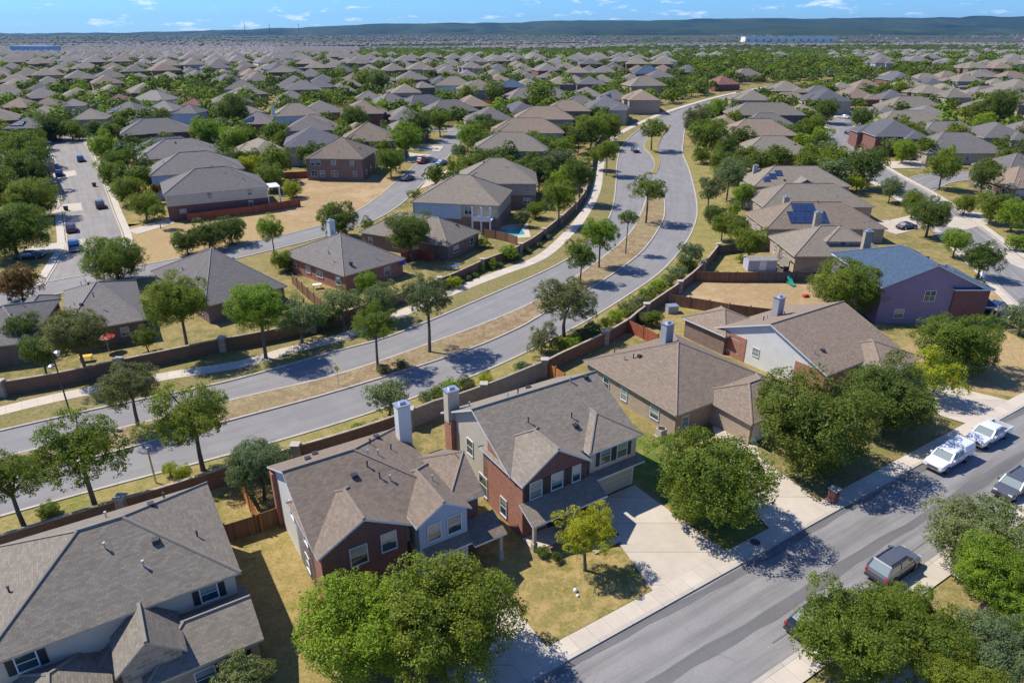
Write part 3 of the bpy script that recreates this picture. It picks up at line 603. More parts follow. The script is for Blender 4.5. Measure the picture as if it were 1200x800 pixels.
    if porch:
        for (x0, x1, y0, y1, z0, z1, posts) in porch:                  # shed roof, low edge at y0
            v = MB(); th = .16; tp = [(x0, y0, z0), (x1, y0, z0), (x1, y1, z1), (x0, y1, z1)]; i = len(v.v); v.v += tp + [(a, b_, c - th) for a, b_, c in tp]
            v.f += [(0, 1, 2, 3), (7, 6, 5, 4), (0, 4, 5, 1), (1, 5, 6, 2), (2, 6, 7, 3), (3, 7, 4, 0)]; v.m += [0, 1, 1, 1, 1, 1]; build(v, 'porch_roof', [MAT[roof], MAT[fascia]], t)
            for pxx in posts: v = MB(); v.box(-.13, .13, -.13, .13, 0, z0 - .1); v.box(-.2, .2, -.2, .2, 0, .8); build(v, 'porch_post', MAT['trim_tan'], t, loc=(pxx, y0 + .35, 0))
    if solar:
        for (x0, x1, y0, y1, bi) in solar:
            b = blocks[bi]; v = MB(); zz = [(xx, yy, roof_z(b, xx, yy) + .14) for xx, yy in ((x0, y0), (x1, y0), (x1, y1), (x0, y1))]; i = 0
            v.v = zz + [(a, b_, c - .06) for a, b_, c in zz]; v.f = [(0, 1, 2, 3), (7, 6, 5, 4), (0, 4, 5, 1), (1, 5, 6, 2), (2, 6, 7, 3), (3, 7, 4, 0)]; v.m = [0] * 6; build(v, 'solar_panel', MAT['solar'], t)
    return t
F0 = (OX, OY, ANG)
# ---- large centre house
cb = [blk(4.4, 17.2, 13.4, 24.9, 5.7, True, .53, False, False, 'brick_brown', 'sid_cream', side={'L': ('sid_cream', 'sid_cream'), 'R': ('sid_cream', 'sid_cream')}),
      blk(4.4, 10.8, 11.6, 18, 5.68, False, .66, False, True, 'brick_brown', o=.3, side={'L': ('brick_orange', 'brick_orange'), 'F': ('brick_red', 'brick_red')}),
      blk(11.9, 17.2, 12.5, 19, 5.7, False, .52, True, True, 'brick_orange', 'sid_cream', o=.4)]
t = house('large two storey house with orange brick side and taupe roof in the centre', F0, cb, 'roof_taupe', 'trim',
      wins=[(1, 'F', 1.2, 4.5, 1.1, 1.5, True), (1, 'F', 3.3, 4.55, 1.1, 1.5, True), (1, 'F', 5.3, 4.55, .8, 1.5, True), (2, 'F', 1.7, 4.4, 1.1, 1.5, True), (2, 'F', 3.6, 4.4, 1.1, 1.5, True),
            (0, 'L', 4.6, 4.2, 1.0, 1.5), (0, 'L', 6.9, 1.45, 1.3, 2.0), (1, 'L', 3.5, 1.4, .9, 1.7, False, .06), (1, 'F', 1.6, 1.4, 1.2, 1.5)],
      chimney=[(4.4, 23.7, 5.3, 8.5, 'sid_cream')], garage=[(2, 'F', 2.7, 4.6, 'gdoor')], porch=[(4.0, 11.6, 9.6, 11.62, 2.75, 3.65, (4.4, 8.2, 11.2)), (11.62, 17.7, 11.7, 12.52, 2.85, 3.15, ())], vents=9)
v = MB(); v.box(4.35, 4.41, 11.64, 17.1, -.5, 5.4); build(v, 'brick_facing', MAT['brick_orange'], t)
v = MB(); v.quad((4.355, 17.1, 5.4), (4.355, 13.3, 5.4), (4.355, 17.1, 7.35)); build(v, 'brick_gable_facing', MAT['brick_orange'], t)
v = MB(); v.box(3.9, 4.55, 23.0, 24.3, -.5, 5.5); build(v, 'chimney_breast', MAT['brick_orange'], t)
v = MB(); v.box(4.3, 9.2, 9.7, 11.6, -.2, .12); build(v, 'porch_slab', MAT['drive'], t)
v = MB(); v.box(6.9, 7.9, 11.52, 11.6, .12, 2.3); build(v, 'door', MAT['dark'], t)
# ---- house left of it
cb = [blk(-11.8, -1.0, 13.3, 24.6, 5.7, True, .5, False, True, 'brick_red', 'sid_white', side={'L': ('sid_white', 'sid_white')}),
      blk(-1.6, .9, 12.8, 19.5, 5.5, True, .5, True, False, 'brick_red'),
      blk(-11.8, -5.5, 12.2, 19, 5.7, False, .56, False, True, 'brick_red', o=.35), blk(-4.8, -.8, 11.5, 18, 5.7, False, .6, False, True, 'sid_white', 'sid_grey', o=.3, side={'F': ('sid_white', 'sid_blue')})]
house('two storey house with white side wall and brown roof left of the centre house', F0, cb, 'roof_brown', 'trim',
      wins=[(2, 'F', 2.6, 4.3, 1.2, 1.5), (2, 'F', 4.9, 4.5, 1.1, 1.5), (3, 'F', 1.2, 4.4, 1.0, 1.4), (3, 'F', 2.9, 4.4, 1.1, 1.5), (0, 'L', 8.5, 4.4, .9, 1.3), (0, 'L', 5.0, 4.4, .9, 1.3), (0, 'L', 8.0, 1.5, .9, 1.4)],
      chimney=[(-1.0, 22.4, 5, 9.2, 'sid_white')], porch=[(-.9, 2.0, 10.2, 12.4, 2.7, 3.5, (1.6,)), (-4.6, -.8, 10.6, 11.52, 2.8, 3.2, ())], garage=[(3, 'F', 2.0, 3.6, 'gdoor')], vents=12)
for q in ((-12.15, -11.8, 23.9, 24.6, -.5, 5.3), (-11.87, -11.8, 12.25, 14.2, -.5, 5.4)): v = MB(); v.box(*q); build(v, 'brick_corner', MAT['brick_orange'], bpy.data.objects['house.001'])
# ---- bottom left house
cb = [blk(-30.8, -17.2, 13.9, 24.9, 5.7, True, .52, True, True, 'brick_tan', 'sid_cream'),
      blk(-23.2, -17.0, 10.0, 15, 3.1, True, .42, True, False, 'brick_tan', o=.35), blk(-30.6, -25.4, 9.0, 15, 3.1, False, .45, True, True, 'brick_tan', o=.35),
      blk(-24.5, -21.2, 10.6, 15.5, 4.2, False, .9, False, True, 'stone', o=.3), blk(-26, -23.5, 12.2, 15, 3.0, True, .4, True, True, 'brick_tan', o=.3)]
t = house('large two storey house with broad taupe hip roof in the lower left corner', F0, cb, 'roof_taupe', 'trim_tan',
      wins=[(0, 'F', 11.9, 4.5, 1.0, 1.2, True), (0, 'F', 1.8, 4.5, 1.0, 1.2, True), (1, 'F', 4.6, 1.5, 1.2, 1.4, True), (1, 'F', 2.9, 1.5, 1.1, 1.4), (2, 'F', 2.6, 1.5, 1.4, 1.5)], vents=8)
v = MB(); v.box(-23.5, -22.2, 10.5, 10.58, .1, 3.0); build(v, 'door', MAT['dark'], t)
# ---- hip roofed bungalow right of centre
cb = [blk(26.3, 40.4, 16.4, 31.0, 3.0, True, .47, True, True, 'brick_tan'), blk(31.5, 40.6, 11.2, 18.5, 2.9, True, .42, True, True, 'brick_tan')]
house('single storey house with broad tan brown hip roof right of the centre house', F0, cb, 'roof_brown', 'trim_tan',
      wins=[(0, 'L', 3.6, 1.4, .9, 1.5), (0, 'L', 6.7, 1.4, .9, 1.5), (0, 'L', 11.6, 1.4, 1.2, 1.4), (0, 'F', 1.4, 1.4, .9, 1.4)], garage=[(1, 'F', 2.8, 4.6, 'whitep')], chimney=[(33.2, 25.4, 5, 8.0, 'sid_grey')], vents=5)
# ---- brick and siding house behind the oaks
cb = [blk(46.6, 60.3, 13.4, 29.2, 3.3, True, .40, False, False, 'brick_orange', side={'L': ('sid_white', 'sid_white')}), blk(46.0, 53, 27.5, 34.5, 3.0, True, .42, True, True, 'brick_brown'), blk(53, 60.4, 10.6, 18, 3.0, True, .38, True, True, 'brick_brown')]
t = house('single storey house with orange brick corners and pale siding behind the dark oaks', F0, cb, 'roof_brown', 'trim', wins=[(0, 'L', 6.2, 2.0, .9, 1.0), (0, 'L', 2.6, 1.6, 1.8, 1.7)], chimney=[(52.4, 25, 4, 7.5, 'sid_grey')], garage=[(2, 'F', 3.5, 4.6, 'whitep')], vents=5)
for q in ((13.45, 17.4), (24.6, 29.1)): v = MB(); v.box(46.53, 46.6, *q, -.5, 3.15); build(v, 'brick_facing', MAT['brick_orange'], t)
# ---- mauve house with blue roof (faces the right hand street)
def fr(nl, nr, h): a = G(*nl, h); b = G(*nr, h); d = (b - a).xy; return (a.x, a.y, math.atan2(d.y, d.x)), d.length
p0 = G(1020, 378); cb = [blk(0, 15.4, 0, 12.5, 5.7, True, .46, False, True, 'sid_mauve', side={'F': ('sid_mauve', 'sid_mauve'), 'L': ('sid_mauve', 'sid_mauve')}), blk(9.2, 15.6, -.3, 9, 5.4, True, .42, True, True, 'brick_red'), ]
cb[0]['rx'] = False; cb[0]['h0'] = False; cb[0]['h1'] = True
t = house('two storey mauve house with slate blue roof at the right', (52.6, 91.4, 0), [blk(0, 13.6, 0, 16.0, 5.8, False, .46, False, True, 'sid_mauve', side={'R': ('brick_red', 'brick_red')}), blk(10.2, 15.2, -.25, 10.5, 5.5, True, .38, True, True, 'brick_red', o=.35)], 'roof_blue', 'trim',
      wins=[(0, 'F', 6.9, 4.2, 1.5, 1.5), (0, 'F', 3.1, 1.5, 1.3, 1.3)], chimney=[(4.2, 15, 5, 9.6, 'brick_tan')], porch=[(12.2, 17.0, -.2, 2.6, 2.6, 3.1, (16.6,))], vents=4)
v = MB(); v.tube([(0, 0, 0), (0, 0, .5)], [.04, .04], 6); v.tube([(0, -.05, .5), (.05, -.25, .62), (.1, -.3, .66)], [.05, .42, .46], 14); dd = build(v, 'satellite_dish', MAT['whitep'], t, loc=(14.2, 1.2, 6.4))
# ---- other hand placed houses: (label, near-left eave, near-right eave, depth, storeys, roof, lower wall, upper wall, ridge along x, options)
def mid(label, nl, nr, depth, st, roof='roof_taupe', lo='brick_brown', up=None, rx=True, **k):
    ze = 3.2 if st == 1 else 5.8; (x, y, a), wd = fr(nl, nr, ze - .15); wd -= .8; wd = max(7.5, min(26, wd)); x += .4 * (math.cos(a) - math.sin(a)); y += .4 * (math.sin(a) + math.cos(a))
    if 'ang' in k: a = R(k.pop('ang'))
    rnd = random.Random(int(nl[0] * 7 + nl[1])); x -= .3; wd += .6
    h0, h1 = k.pop('h', (True, True)); depth *= k.pop('dk', 1.2); b = [blk(0, wd, 0, depth, ze, rx, k.pop('sl', .56), h0, h1, lo, up)]
    wg = k.pop('wing', 'auto')
    if wg == 'auto':
        b.append(blk(wd * .08, wd * .42, -.0 + .02, depth * .6, ze - .02, False, .6, True, True, lo, up, o=.38) if rnd.random() < .5 else blk(wd * .5, wd * .93, depth * .35, depth + 2.5, ze - .25, False, .48, True, rnd.random() < .5, lo, up, o=.38))
    elif wg: b += wg
    far = nl[1] < 165
    kw = dict(vents=0 if far else k.pop('vents', 4), wins=k.pop('wins', 'auto')); k.pop('vents', None); k.pop('group', None)
    return house(label, (x, y, a), b, roof, k.pop('fascia', 'trim_tan'), **kw, **k)
mid('grey roofed house cut off by the left edge beside the boulevard wall', (-62, 412), (23, 402), 13, 1, 'roof_grey')
mid('grey hip roofed bungalow at the left beside the street corner', (75, 390), (168, 374), 18, 1, 'roof_grey', wing=0, vents=7, dk=1, sl=.7)
mid('single grey hip roofed house behind the two round trees left of centre', (243, 358), (330, 333), 21.5, 1, 'roof_grey', wing=0, vents=6, dk=1, ang=44, sl=.78)
mid('grey brown hip roofed brick bungalow with white chimney left of centre', (405, 323), (476, 304), 18, 1, 'roof_grey', 'brick_orange', wing=0, vents=6, dk=1, ang=48, sl=.64, chimney=[(8.5, 15.5, 4, 7.6, 'sid_white')])
mid('single storey house with grey hip roof and back patio beside the boulevard wall', (527, 288), (568, 272), 20, 1, 'roof_taupe', 'brick_brown', wing=0, rx=False, dk=1, ang=62)
t = mid('two storey house with pale blue siding and white upper deck', (483, 237), (585, 233), 13, 2, 'roof_taupe', 'brick_brown', 'sid_tan', wing=0, ang=-10,
    wins=[(0, 'F', 2.5, 4.3, 1.0, 1.4), (0, 'F', 5.2, 4.0, 1.0, 1.4), (0, 'F', 12.2, 4.2, 1.6, 1.6)])
v = MB(); v.box(.4, 10.6, -.06, 0, 2.3, 5.4); build(v, 'siding_panel', MAT['sid_blue'], t)
v = MB(); v.box(13.5, 17.6, -2.6, 0, 2.6, 2.85); v.box(13.5, 17.6, -2.6, -2.5, 2.85, 3.7); build(v, 'deck', MAT['whitep'], t)
for q in (13.6, 15.5, 17.4): v = MB(); v.box(-.13, .13, -.13, .13, 0, 5.5); build(v, 'deck_post', MAT['whitep'], t, loc=(q, -2.5, 0))
mid('two storey grey brown house just behind the pale blue sided one', (535, 217), (628, 214), 13, 2, 'roof_taupe', 'brick_brown', 'sid_tan', ang=0)
mid('two storey house with pale taupe roof third back from the white deck', (553, 178), (640, 182), 12, 2, 'roof_taupe', 'sid_grey', 'sid_grey', ang=-2)
mid('two storey house with a long sloping rear roof fourth back from the white deck', (575, 157), (660, 160), 11, 2, 'roof_brown', 'sid_grey', ang=0)
mid('two storey brown roofed house fifth back from the white deck', (603, 141), (672, 143), 11, 2, 'roof_brown', 'sid_tan', ang=0)
mid('brown roofed house with dark rear wall sixth back from the white deck', (640, 131), (690, 134), 10, 2, 'roof_brown', ang=0)
mid('low grey roofed house seventh back from the white deck', (660, 124), (700, 123), 10, 1, 'roof_grey', ang=0)
# row right of the cul-de-sac street
(fx, fy, fa), fw = fr((190.6, 231.6), (315, 218), 5.5); rd = (G(134, 158, 3) - G(190.6, 231.6, 5.5)).xy; rd = rd / 5
RW = [('two storey white sided house with grey roof facing the vacant lot', 2, 'roof_grey', 'brick_red', 'sid_cream'), ('grey roofed house second back from the vacant lot', 2, 'roof_grey', 'sid_blue', None), ('broad grey roofed house third back from the vacant lot', 2, 'roof_grey', 'brick_red', None),
      ('dark grey roofed house fourth back from the vacant lot', 1, 'roof_dark', 'brick_red', None), ('grey roofed house fifth back from the vacant lot', 2, 'roof_grey', 'brick_red', None), ('mid grey roofed house sixth back from the vacant lot', 1, 'roof_grey', 'brick_brown', None)]
for i, (lab, st, rf, lo, up) in enumerate(RW):
    d = rd * i; ze = 5.7 if st == 2 else 3.0
    t = house(lab, (fx + d.x + .4, fy + d.y + .4, fa), [blk(0, 21.5, 0, 14.8, ze, True, .50, i != 9, True, lo, up), blk(0, 7, -.3 if i else .1, 9, ze - .15, False, .46, True, True, lo, up, o=.35), blk(13.5, 20, 3, 13.4, ze, False, .45, True, True, lo, up, o=.35)], rf, 'trim' if i == 0 else 'trim_tan',
          wins=[(0, 'F', 9, 4.4, .9, 1.4), (0, 'F', 17.6, 4.4, .9, 1.2), (0, 'F', 17.6, 1.6, .9, 1.6), (0, 'F', 3, 1.5, 1.2, .8)] if i == 0 else 'auto', vents=5 if i < 3 else 0)
    if i == 0:
        v = MB(); v.box(18.6, 24.6, -.1, 5, 4.9, 5.1, 0); build(v, 'patio_roof', [MAT['trim']], t)
        for q in (18.8, 21.6, 24.3): v = MB(); v.box(-.14, .14, -.14, .14, 0, 4.95); build(v, 'patio_post', MAT['whitep'], t, loc=(q, .2, 0))
# houses in the rest of the left half
LH = [('two storey tan house facing down the cul-de-sac', (83, 142), (124, 140), 11, 2, 'roof_taupe', 'sid_tan', None), ('grey roofed house with blue solar panels behind the cul-de-sac', (121, 133), (160, 134), 11, 1, 'roof_grey', 'sid_white', 1),
      ('house with a pale blue solar roof at the left edge', (3, 152), (42, 151), 11, 2, 'roof_grey', 'brick_brown', 1), ('tan hip roofed house left of the cul-de-sac end', (25, 138), (67, 137), 11, 1, 'roof_taupe', 'brick_brown', None),
      ('brown roofed house at the left edge above the solar roof', (-4, 127), (31, 127), 11, 1, 'roof_brown', 'brick_red', None), ('brown hip roofed house behind the tan one at the left', (36, 125), (67, 124), 11, 1, 'roof_brown', 'brick_brown', None),
      ('steep roofed grey house behind the two storey tan one', (71, 126), (90, 125), 10, 2, 'roof_grey', 'sid_grey', None), ('pale roofed house with yellow walls right of the blue solar roof', (167, 131), (202, 131), 11, 1, 'roof_pale', 'sid_cream', None),
      ('white two storey house with dark awning beside the bright green trees', (200, 134), (229, 134), 10, 2, 'roof_grey', 'sid_blue', None), ('rust red roofed house on the left behind the trees', (209, 125), (233, 125), 10, 1, 'roof_red', 'brick_red', None),
      ('brown red roofed house behind the blue solar panels', (123, 120), (151, 119), 10, 1, 'roof_red', 'sid_white', None), ('pale grey house right of the small red brown roof', (152, 118), (190, 119), 11, 1, 'roof_pale', 'sid_white', None),
      ('dark brick house with a blue solar panel above the green yard', (277, 147), (320, 146), 12, 1, 'roof_grey', 'brick_red', 1), ('two storey blue grey house with tall white chimney', (322, 138), (376, 135), 11, 2, 'roof_taupe', 'sid_blue', 2),
      ('brown roofed house with a white patio at the far yards', (340, 154), (399, 151), 12, 1, 'roof_brown', 'brick_brown', None), ('small taupe roofed house behind the solar panel roof', (292, 134), (311, 131), 9, 1, 'roof_taupe', 'sid_cream', None),
      ('big brown two storey house at the far corner of the vacant lot', (357, 187), (424, 188), 14, 2, 'roof_brown', 'brick_brown', None), ('brown roofed two storey house with small dormers on the side street', (400, 168), (464, 166), 13, 2, 'roof_brown', 'brick_brown', None),
      ('grey roofed single storey house at the far end of the side street', (505, 134), (562, 130), 12, 1, 'roof_grey', 'brick_brown', None), ('grey roofed house nearest the orange fence', (447, 123), (482, 120), 11, 1, 'roof_grey', 'brick_brown', None),
      ('grey roofed house below the left part of the orange fence', (417, 118), (449, 117), 11, 1, 'roof_grey', 'sid_grey', None), ('long dark roofed house right of the orange fence gap', (482, 125), (526, 120), 10, 1, 'roof_dark', 'brick_brown', None),
      ('small brown roofed house at the left end of the orange fence', (394, 110), (421, 109), 11, 1, 'roof_brown', 'brick_brown', None), ('red and white two storey house behind the orange fence', (509, 101), (551, 101), 11, 2, 'roof_taupe', 'sid_white', None),
      ('dark walled grey house left of the red and white one', (492, 104), (509, 103), 11, 2, 'roof_grey', 'brick_brown', None), ('brown roofed house right of the red and white one', (553, 103), (578, 102), 11, 1, 'roof_brown', 'brick_brown', None),
      ('blue roofed house behind the right end of the orange fence', (585, 103), (614, 103), 11, 2, 'roof_blue', 'brick_red', None), ('grey roofed house just right of the orange fence end', (598, 117), (648, 115), 12, 1, 'roof_grey', 'brick_brown', None),
      ('brown two storey house with two blue solar arrays beyond the boulevard bend', (702, 118), (740, 118), 11, 1, 'roof_grey', 'brick_brown', 1), ('tan two storey hip roofed house beyond the boulevard bend', (740, 102), (782, 101), 12, 2, 'roof_taupe', 'brick_tan', None),
      ('wide brown roofed house just behind the boulevard bend wall', (738, 119), (768, 118), 12, 1, 'roof_brown', 'brick_brown', None), ('house with a bright blue roof patch behind the hip roofed tan house', (745, 87), (778, 87), 11, 2, 'roof_blue', 'brick_brown', None),
      ('red roofed house alone among the trees right of the boulevard', (842, 100), (868, 99), 12, 1, 'roof_red', 'brick_red', None), ('grey roofed house behind the red roofed one', (866, 90), (896, 89), 11, 1, 'roof_taupe', 'brick_tan', None),
      ('grey roofed house facing the green lawn left of the street', (330, 118), (362, 116), 11, 1, 'roof_grey', 'sid_cream', None), ('grey two gabled house among the dark trees', (262, 106), (300, 105), 12, 1, 'roof_grey', 'sid_grey', None)]
for i, (lab, nl, nr, dp, st, rf, wl, so_) in enumerate(LH):
    k = {}
    if so_ == 1: k['solar'] = [(1.6, 5.6, .9, 3.9, 0)]; k['wing'] = 0
    if so_ == 2: k['chimney'] = [(-.2, 3, 0, 9, 'sid_white')]
    mid(lab, nl, nr, dp, st, rf, wl, None, **k)
# right side: row between the boulevard and the right hand street
t = mid('house with a two window dormer above its brown hip roof', (933, 300), (1045, 300), 12.5, 1, 'roof_taupe', 'brick_tan', ang=0, dk=1, wing=[blk(6.2, 12.6, 2.2, 10, 5.2, False, .45, True, True, 'sid_tan', z0=2)], wins=[(0, 'L', 3, 1.5, 1, 1.4), (0, 'L', 7.5, 1.5, .9, 1.4), (1, 'F', 2.7, 4.3, 1.0, 1.3), (1, 'F', 4.1, 4.3, 1.0, 1.3)], chimney=[(7.2, 10.2, 4, 8.2, 'sid_tan')])
mid('long brown roofed house carrying a block of blue solar panels', (900, 268), (1035, 266), 13, 1, 'roof_brown', 'brick_tan', ang=0, dk=1, wing=[blk(17, 21.9, 1, 12, 3.3, False, .4, True, True, 'brick_tan', o=.4)], solar=[(4.8, 12.6, .9, 3.9, 0), (6.2, 10.8, 4.0, 6.0, 0)], chimney=[(7, 10.5, 4, 7, 'sid_tan')])
mid('wide taupe roofed house behind the one with the block of solar panels', (896, 244), (1022, 243), 13, 1, 'roof_taupe', 'brick_tan', ang=0, dk=1)
mid('house with a stepped line of dark solar panels on its roof', (885, 220), (995, 219), 13, 1, 'roof_taupe', 'brick_tan', ang=0, dk=1, wing=[blk(9, 15, -1, 9, 3.4, False, .5, False, True, 'roof_dark', o=.4)], solar=[(2.4, 4.1, 1.1, 2.9, 0), (4.2, 5.9, 2.0, 3.8, 0), (6.0, 7.7, 3.0, 4.8, 0)], chimney=[(2.6, 9, 2.5, 6.5, 'sid_grey')])
NR_ = [('grey brown house with blue windows below the end of the brick fence', (870, 184), (958, 184), 13, 1), ('brown roofed two storey house second up the hill on the right', (853, 160), (940, 163), 12, 2), ('steep hip roofed house third up the hill on the right', (873, 149), (936, 150), 11, 1), ('brown roofed house fourth up the hill on the right', (860, 136), (933, 132), 11, 2),
       ('taupe roofed house beside the upper boulevard', (905, 121), (955, 121), 11, 1), ('grey brown house next right of the taupe one by the upper boulevard', (945, 112), (983, 112), 11, 1), ('brown roofed house right of the dark round tree cluster', (978, 106), (1005, 106), 11, 1), ('brown roofed house beside the small red walled one', (1003, 104), (1036, 104), 11, 1)]
for i, (lab, nl, nr, dp, st) in enumerate(NR_): mid(lab, nl, nr, dp, st, ['roof_taupe', 'roof_brown', 'roof_grey'][i % 3], 'brick_brown' if i else 'brick_red', ang=0)
PR_ = [('large grey hip roofed house with stone front beside the right hand street', (1087, 181), (1190, 184), 14, 1, 'roof_grey'), ('grey roofed house with pale roof stripes behind the large stone fronted one', (1080, 162), (1150, 159), 12, 1, 'roof_grey'),
       ('broad grey brown house with a pointed porch gable near the right', (1033, 147), (1118, 148), 12, 1, 'roof_taupe'), ('wide taupe roofed house with white chimney on the right', (1043, 128), (1112, 129), 12, 1, 'roof_taupe'), ('two storey peach house with a blue window on the right', (1110, 115), (1140, 115), 10, 2, 'roof_taupe'),
       ('long grey house right of the peach coloured one', (1142, 113), (1185, 112), 11, 1, 'roof_grey'), ('white house with chimney above the right tree group', (1038, 93), (1072, 93), 11, 1, 'roof_taupe'), ('tan house with dark doorway above the right tree group', (1074, 96), (1110, 96), 11, 1, 'roof_taupe'),
       ('red brown roofed house with chimney at the upper right', (1102, 93), (1134, 93), 11, 1, 'roof_brown'), ('brown hip roofed house left of the one at the right edge', (1145, 91), (1177, 91), 11, 1, 'roof_brown'), ('brown roofed white walled house at the upper right edge', (1178, 93), (1212, 93), 11, 1, 'roof_brown'),
       ('tan gabled house at the right edge by the street bend', (1187, 222), (1250, 222), 12, 1, 'roof_brown'), ('grey roofed house partly hidden at the right edge', (1182, 204), (1240, 203), 11, 1, 'roof_grey'), ('grey house cut by the right edge beyond the orange fence', (1192, 160), (1240, 160), 11, 1, 'roof_grey')]
for i, (lab, nl, nr, dp, st, rf) in enumerate(PR_): mid(lab, nl, nr, dp, st, rf, ['sid_tan', 'brick_tan', 'brick_brown'][i % 3], ang=0 if i < 5 else 5)

# ================================================================== TREES
def leafmesh(name, seed, n, leaf, nl, lr, mat, gap=.0, flat=-.7, shell=.3):
    rg = np.random.default_rng(seed)
    k = np.arange(nl) + .5; ph = np.arccos(1 - (1.75 if gap else 1.9) * k / nl); th = math.pi * (1 + 5 ** .5) * k + rg.uniform(0, 6)
    d = np.stack([np.cos(th) * np.sin(ph), np.sin(th) * np.sin(ph), np.cos(ph)], 1) + rg.normal(0, .16, (nl, 3))
    cen = d * rg.uniform(.48, .74, (nl, 1)); lrad = lr * rg.uniform(.65, 1.3, nl)
    cen[: max(1, nl // 8)] *= .3
    if gap: keep = rg.random(nl) > gap; cen, lrad = cen[keep], lrad[keep]; nl = len(cen)
    pr = lrad ** 2; li = rg.choice(nl, n, p=pr / pr.sum())
    dd = rg.normal(size=(n, 3)); dd /= np.linalg.norm(dd, axis=1, keepdims=True)
    # small twigs: points gather around sub-clusters on every lobe
    sub = rg.normal(size=(nl, 26, 3)) + np.array([0, 0, .25]); sub /= np.linalg.norm(sub, axis=2, keepdims=True); pick = rg.integers(0, 26, n)
    dd = dd * .36 + sub[li, pick]; dd /= np.linalg.norm(dd, axis=1, keepdims=True)
    rr = lrad[li] * (1.05 - shell * rg.random(n) ** 1.6) * (1 + .2 * np.sin(pick * 2.4 + li)); p = cen[li] + dd * rr[:, None]
    p = p[(p[:, 2] > flat)]; dd = dd[:len(p)]; n = len(p)
    out = p / (np.linalg.norm(p, axis=1, keepdims=True) + 1e-6)
    nn = rg.normal(size=(n, 3)) * .75 + out * .7 + np.array([0, 0, .35]); nn /= np.linalg.norm(nn, axis=1, keepdims=True)
    a = np.cross(nn, rg.normal(size=(n, 3))); a /= np.linalg.norm(a, axis=1, keepdims=True) + 1e-6; b = np.cross(nn, a)
    s = leaf * rg.uniform(.55, 1.35, (n, 1)); a *= s; b *= s * .62
    V = np.stack([p - a, p + b, p + a, p - b], 1).reshape(-1, 3).astype(np.float32)
    me = bpy.data.meshes.new(name); me.vertices.add(4 * n); me.vertices.foreach_set('co', V.ravel())
    me.loops.add(4 * n); me.loops.foreach_set('vertex_index', np.arange(4 * n, dtype=np.int32))
    me.polygons.add(n); me.polygons.foreach_set('loop_start', np.arange(0, 4 * n, 4, dtype=np.int32))
    me.update(calc_edges=True)
    at = me.attributes.new('tint', 'FLOAT', 'FACE'); at.data.foreach_set('value', np.clip(rg.normal(.5, .28, n), 0, 1).astype(np.float32))
    me.materials.append(mat); return me
CM = {}
LOD = {'hi': (60000, .0185, 50, .27, 3), 'mid': (20000, .030, 30, .33, 3), 'lo': (3600, .062, 14, .42, 4), 'tiny': (1100, .095, 10, .46, 4)}
def crown_mesh(kind, lod, var, opn):
    key = (kind, lod, var, opn)
    if key not in CM:
        n, lf, nl, lr, _ = LOD[lod]
        if opn: n = int(n * .55); lr *= .82
        CM[key] = leafmesh('crown', (abs(hash((lod, var, opn))) if 0 else {'hi': 10, 'mid': 20, 'lo': 30, 'tiny': 40}[lod] + var * 101 + opn * 7), n, lf, nl, lr, FOL[kind], .2 if opn else 0, -.5 if opn else -.95)
    return CM[key]
TR = {}
def trunk_mesh(h, base, r, rad, seed):
    key = (round(h, 0), round(base / h, 1) if h else 0, round(rad, 0), seed % 4)
    if key in TR: return TR[key]
    rg = random.Random(seed % 4 + 5); mb = MB(); z1 = base + .15 * (h - base); k = [(0, 0, -.3), (rg.uniform(-.1, .1), rg.uniform(-.1, .1), z1 * .5), (rg.uniform(-.2, .2), rg.uniform(-.2, .2), z1)]
    mb.tube([(0, 0, -.3), (0, 0, .25), k[1], k[2]], [r * 1.5, r * 1.05, r * .85, r * .7], 8)
    for i in range(6):
        a = i * 1.05 + rg.uniform(-.3, .3); q = rad * rg.uniform(.45, .75); zz = base + (h - base) * rg.uniform(.45, .85); e = (math.cos(a) * q, math.sin(a) * q, zz)
        m = (k[2][0] + e[0] * .42, k[2][1] + e[1] * .42, z1 + (zz - z1) * .55); st_ = (k[2][0], k[2][1], z1 - .12 * i * .5)
        mb.tube([st_, m, e], [r * .5, r * .33, r * .1], 6, cap=False)
    TR[key] = mb.mesh('trunk', [MAT['bark']], smooth=True); return TR[key]
TREES = []
def tree(label, x, y, h, rad, kind, lod='mid', base=None, opn=0, name='tree', cat='tree', group=None, rzz=None, ry=1.0, sd=None):
    sd = sd if sd is not None else len(TREES) * 13 + 1; rnd = random.Random(sd); z = T(y); base = h * .3 if base is None else base
    t = thing(name, label, cat, (x, y, z), rnd.uniform(0, 6.28) if rzz is None else rzz, group); rz = (h - base) / 1.75
    if base > .3: link('trunk', trunk_mesh(h, base, max(.09, rad * .055), rad, sd), t)
    nv = {'hi': 5, 'mid': 5, 'lo': 5, 'tiny': 4}[lod]
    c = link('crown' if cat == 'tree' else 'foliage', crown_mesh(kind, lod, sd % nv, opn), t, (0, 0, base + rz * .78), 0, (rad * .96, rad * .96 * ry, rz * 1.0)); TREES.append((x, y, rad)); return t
def ptree(label, cu, cv, rp, bv, kind, lod='mid', opn=0, asp=.85, **k):
    """crown centre and radius in the photograph, and the row where the trunk meets the ground"""
    bu = 600 + (cu - 600) * (2188 - bv) / (2188 - cv); g = G(bu, bv); lo, hi = 0, 25
    for _ in range(30):
        m = (lo + hi) / 2
        if PX((g.x, g.y, g.z + m))[1] > cv: lo = m
        else: hi = m
    zc = (lo + hi) / 2; dep = PX((g.x, g.y, g.z + zc))[2]; rad = rp * dep / FPX; rz = rad * asp
    
    if not opn and asp > .8: rz = rad * (.8 if lod == 'hi' else .95); zc = max(zc, rz * .95)
    top = zc + rz; base = max(.15, zc - rz * .75); return tree(label, g.x, g.y, top, rad, kind, lod, base, opn, **k)
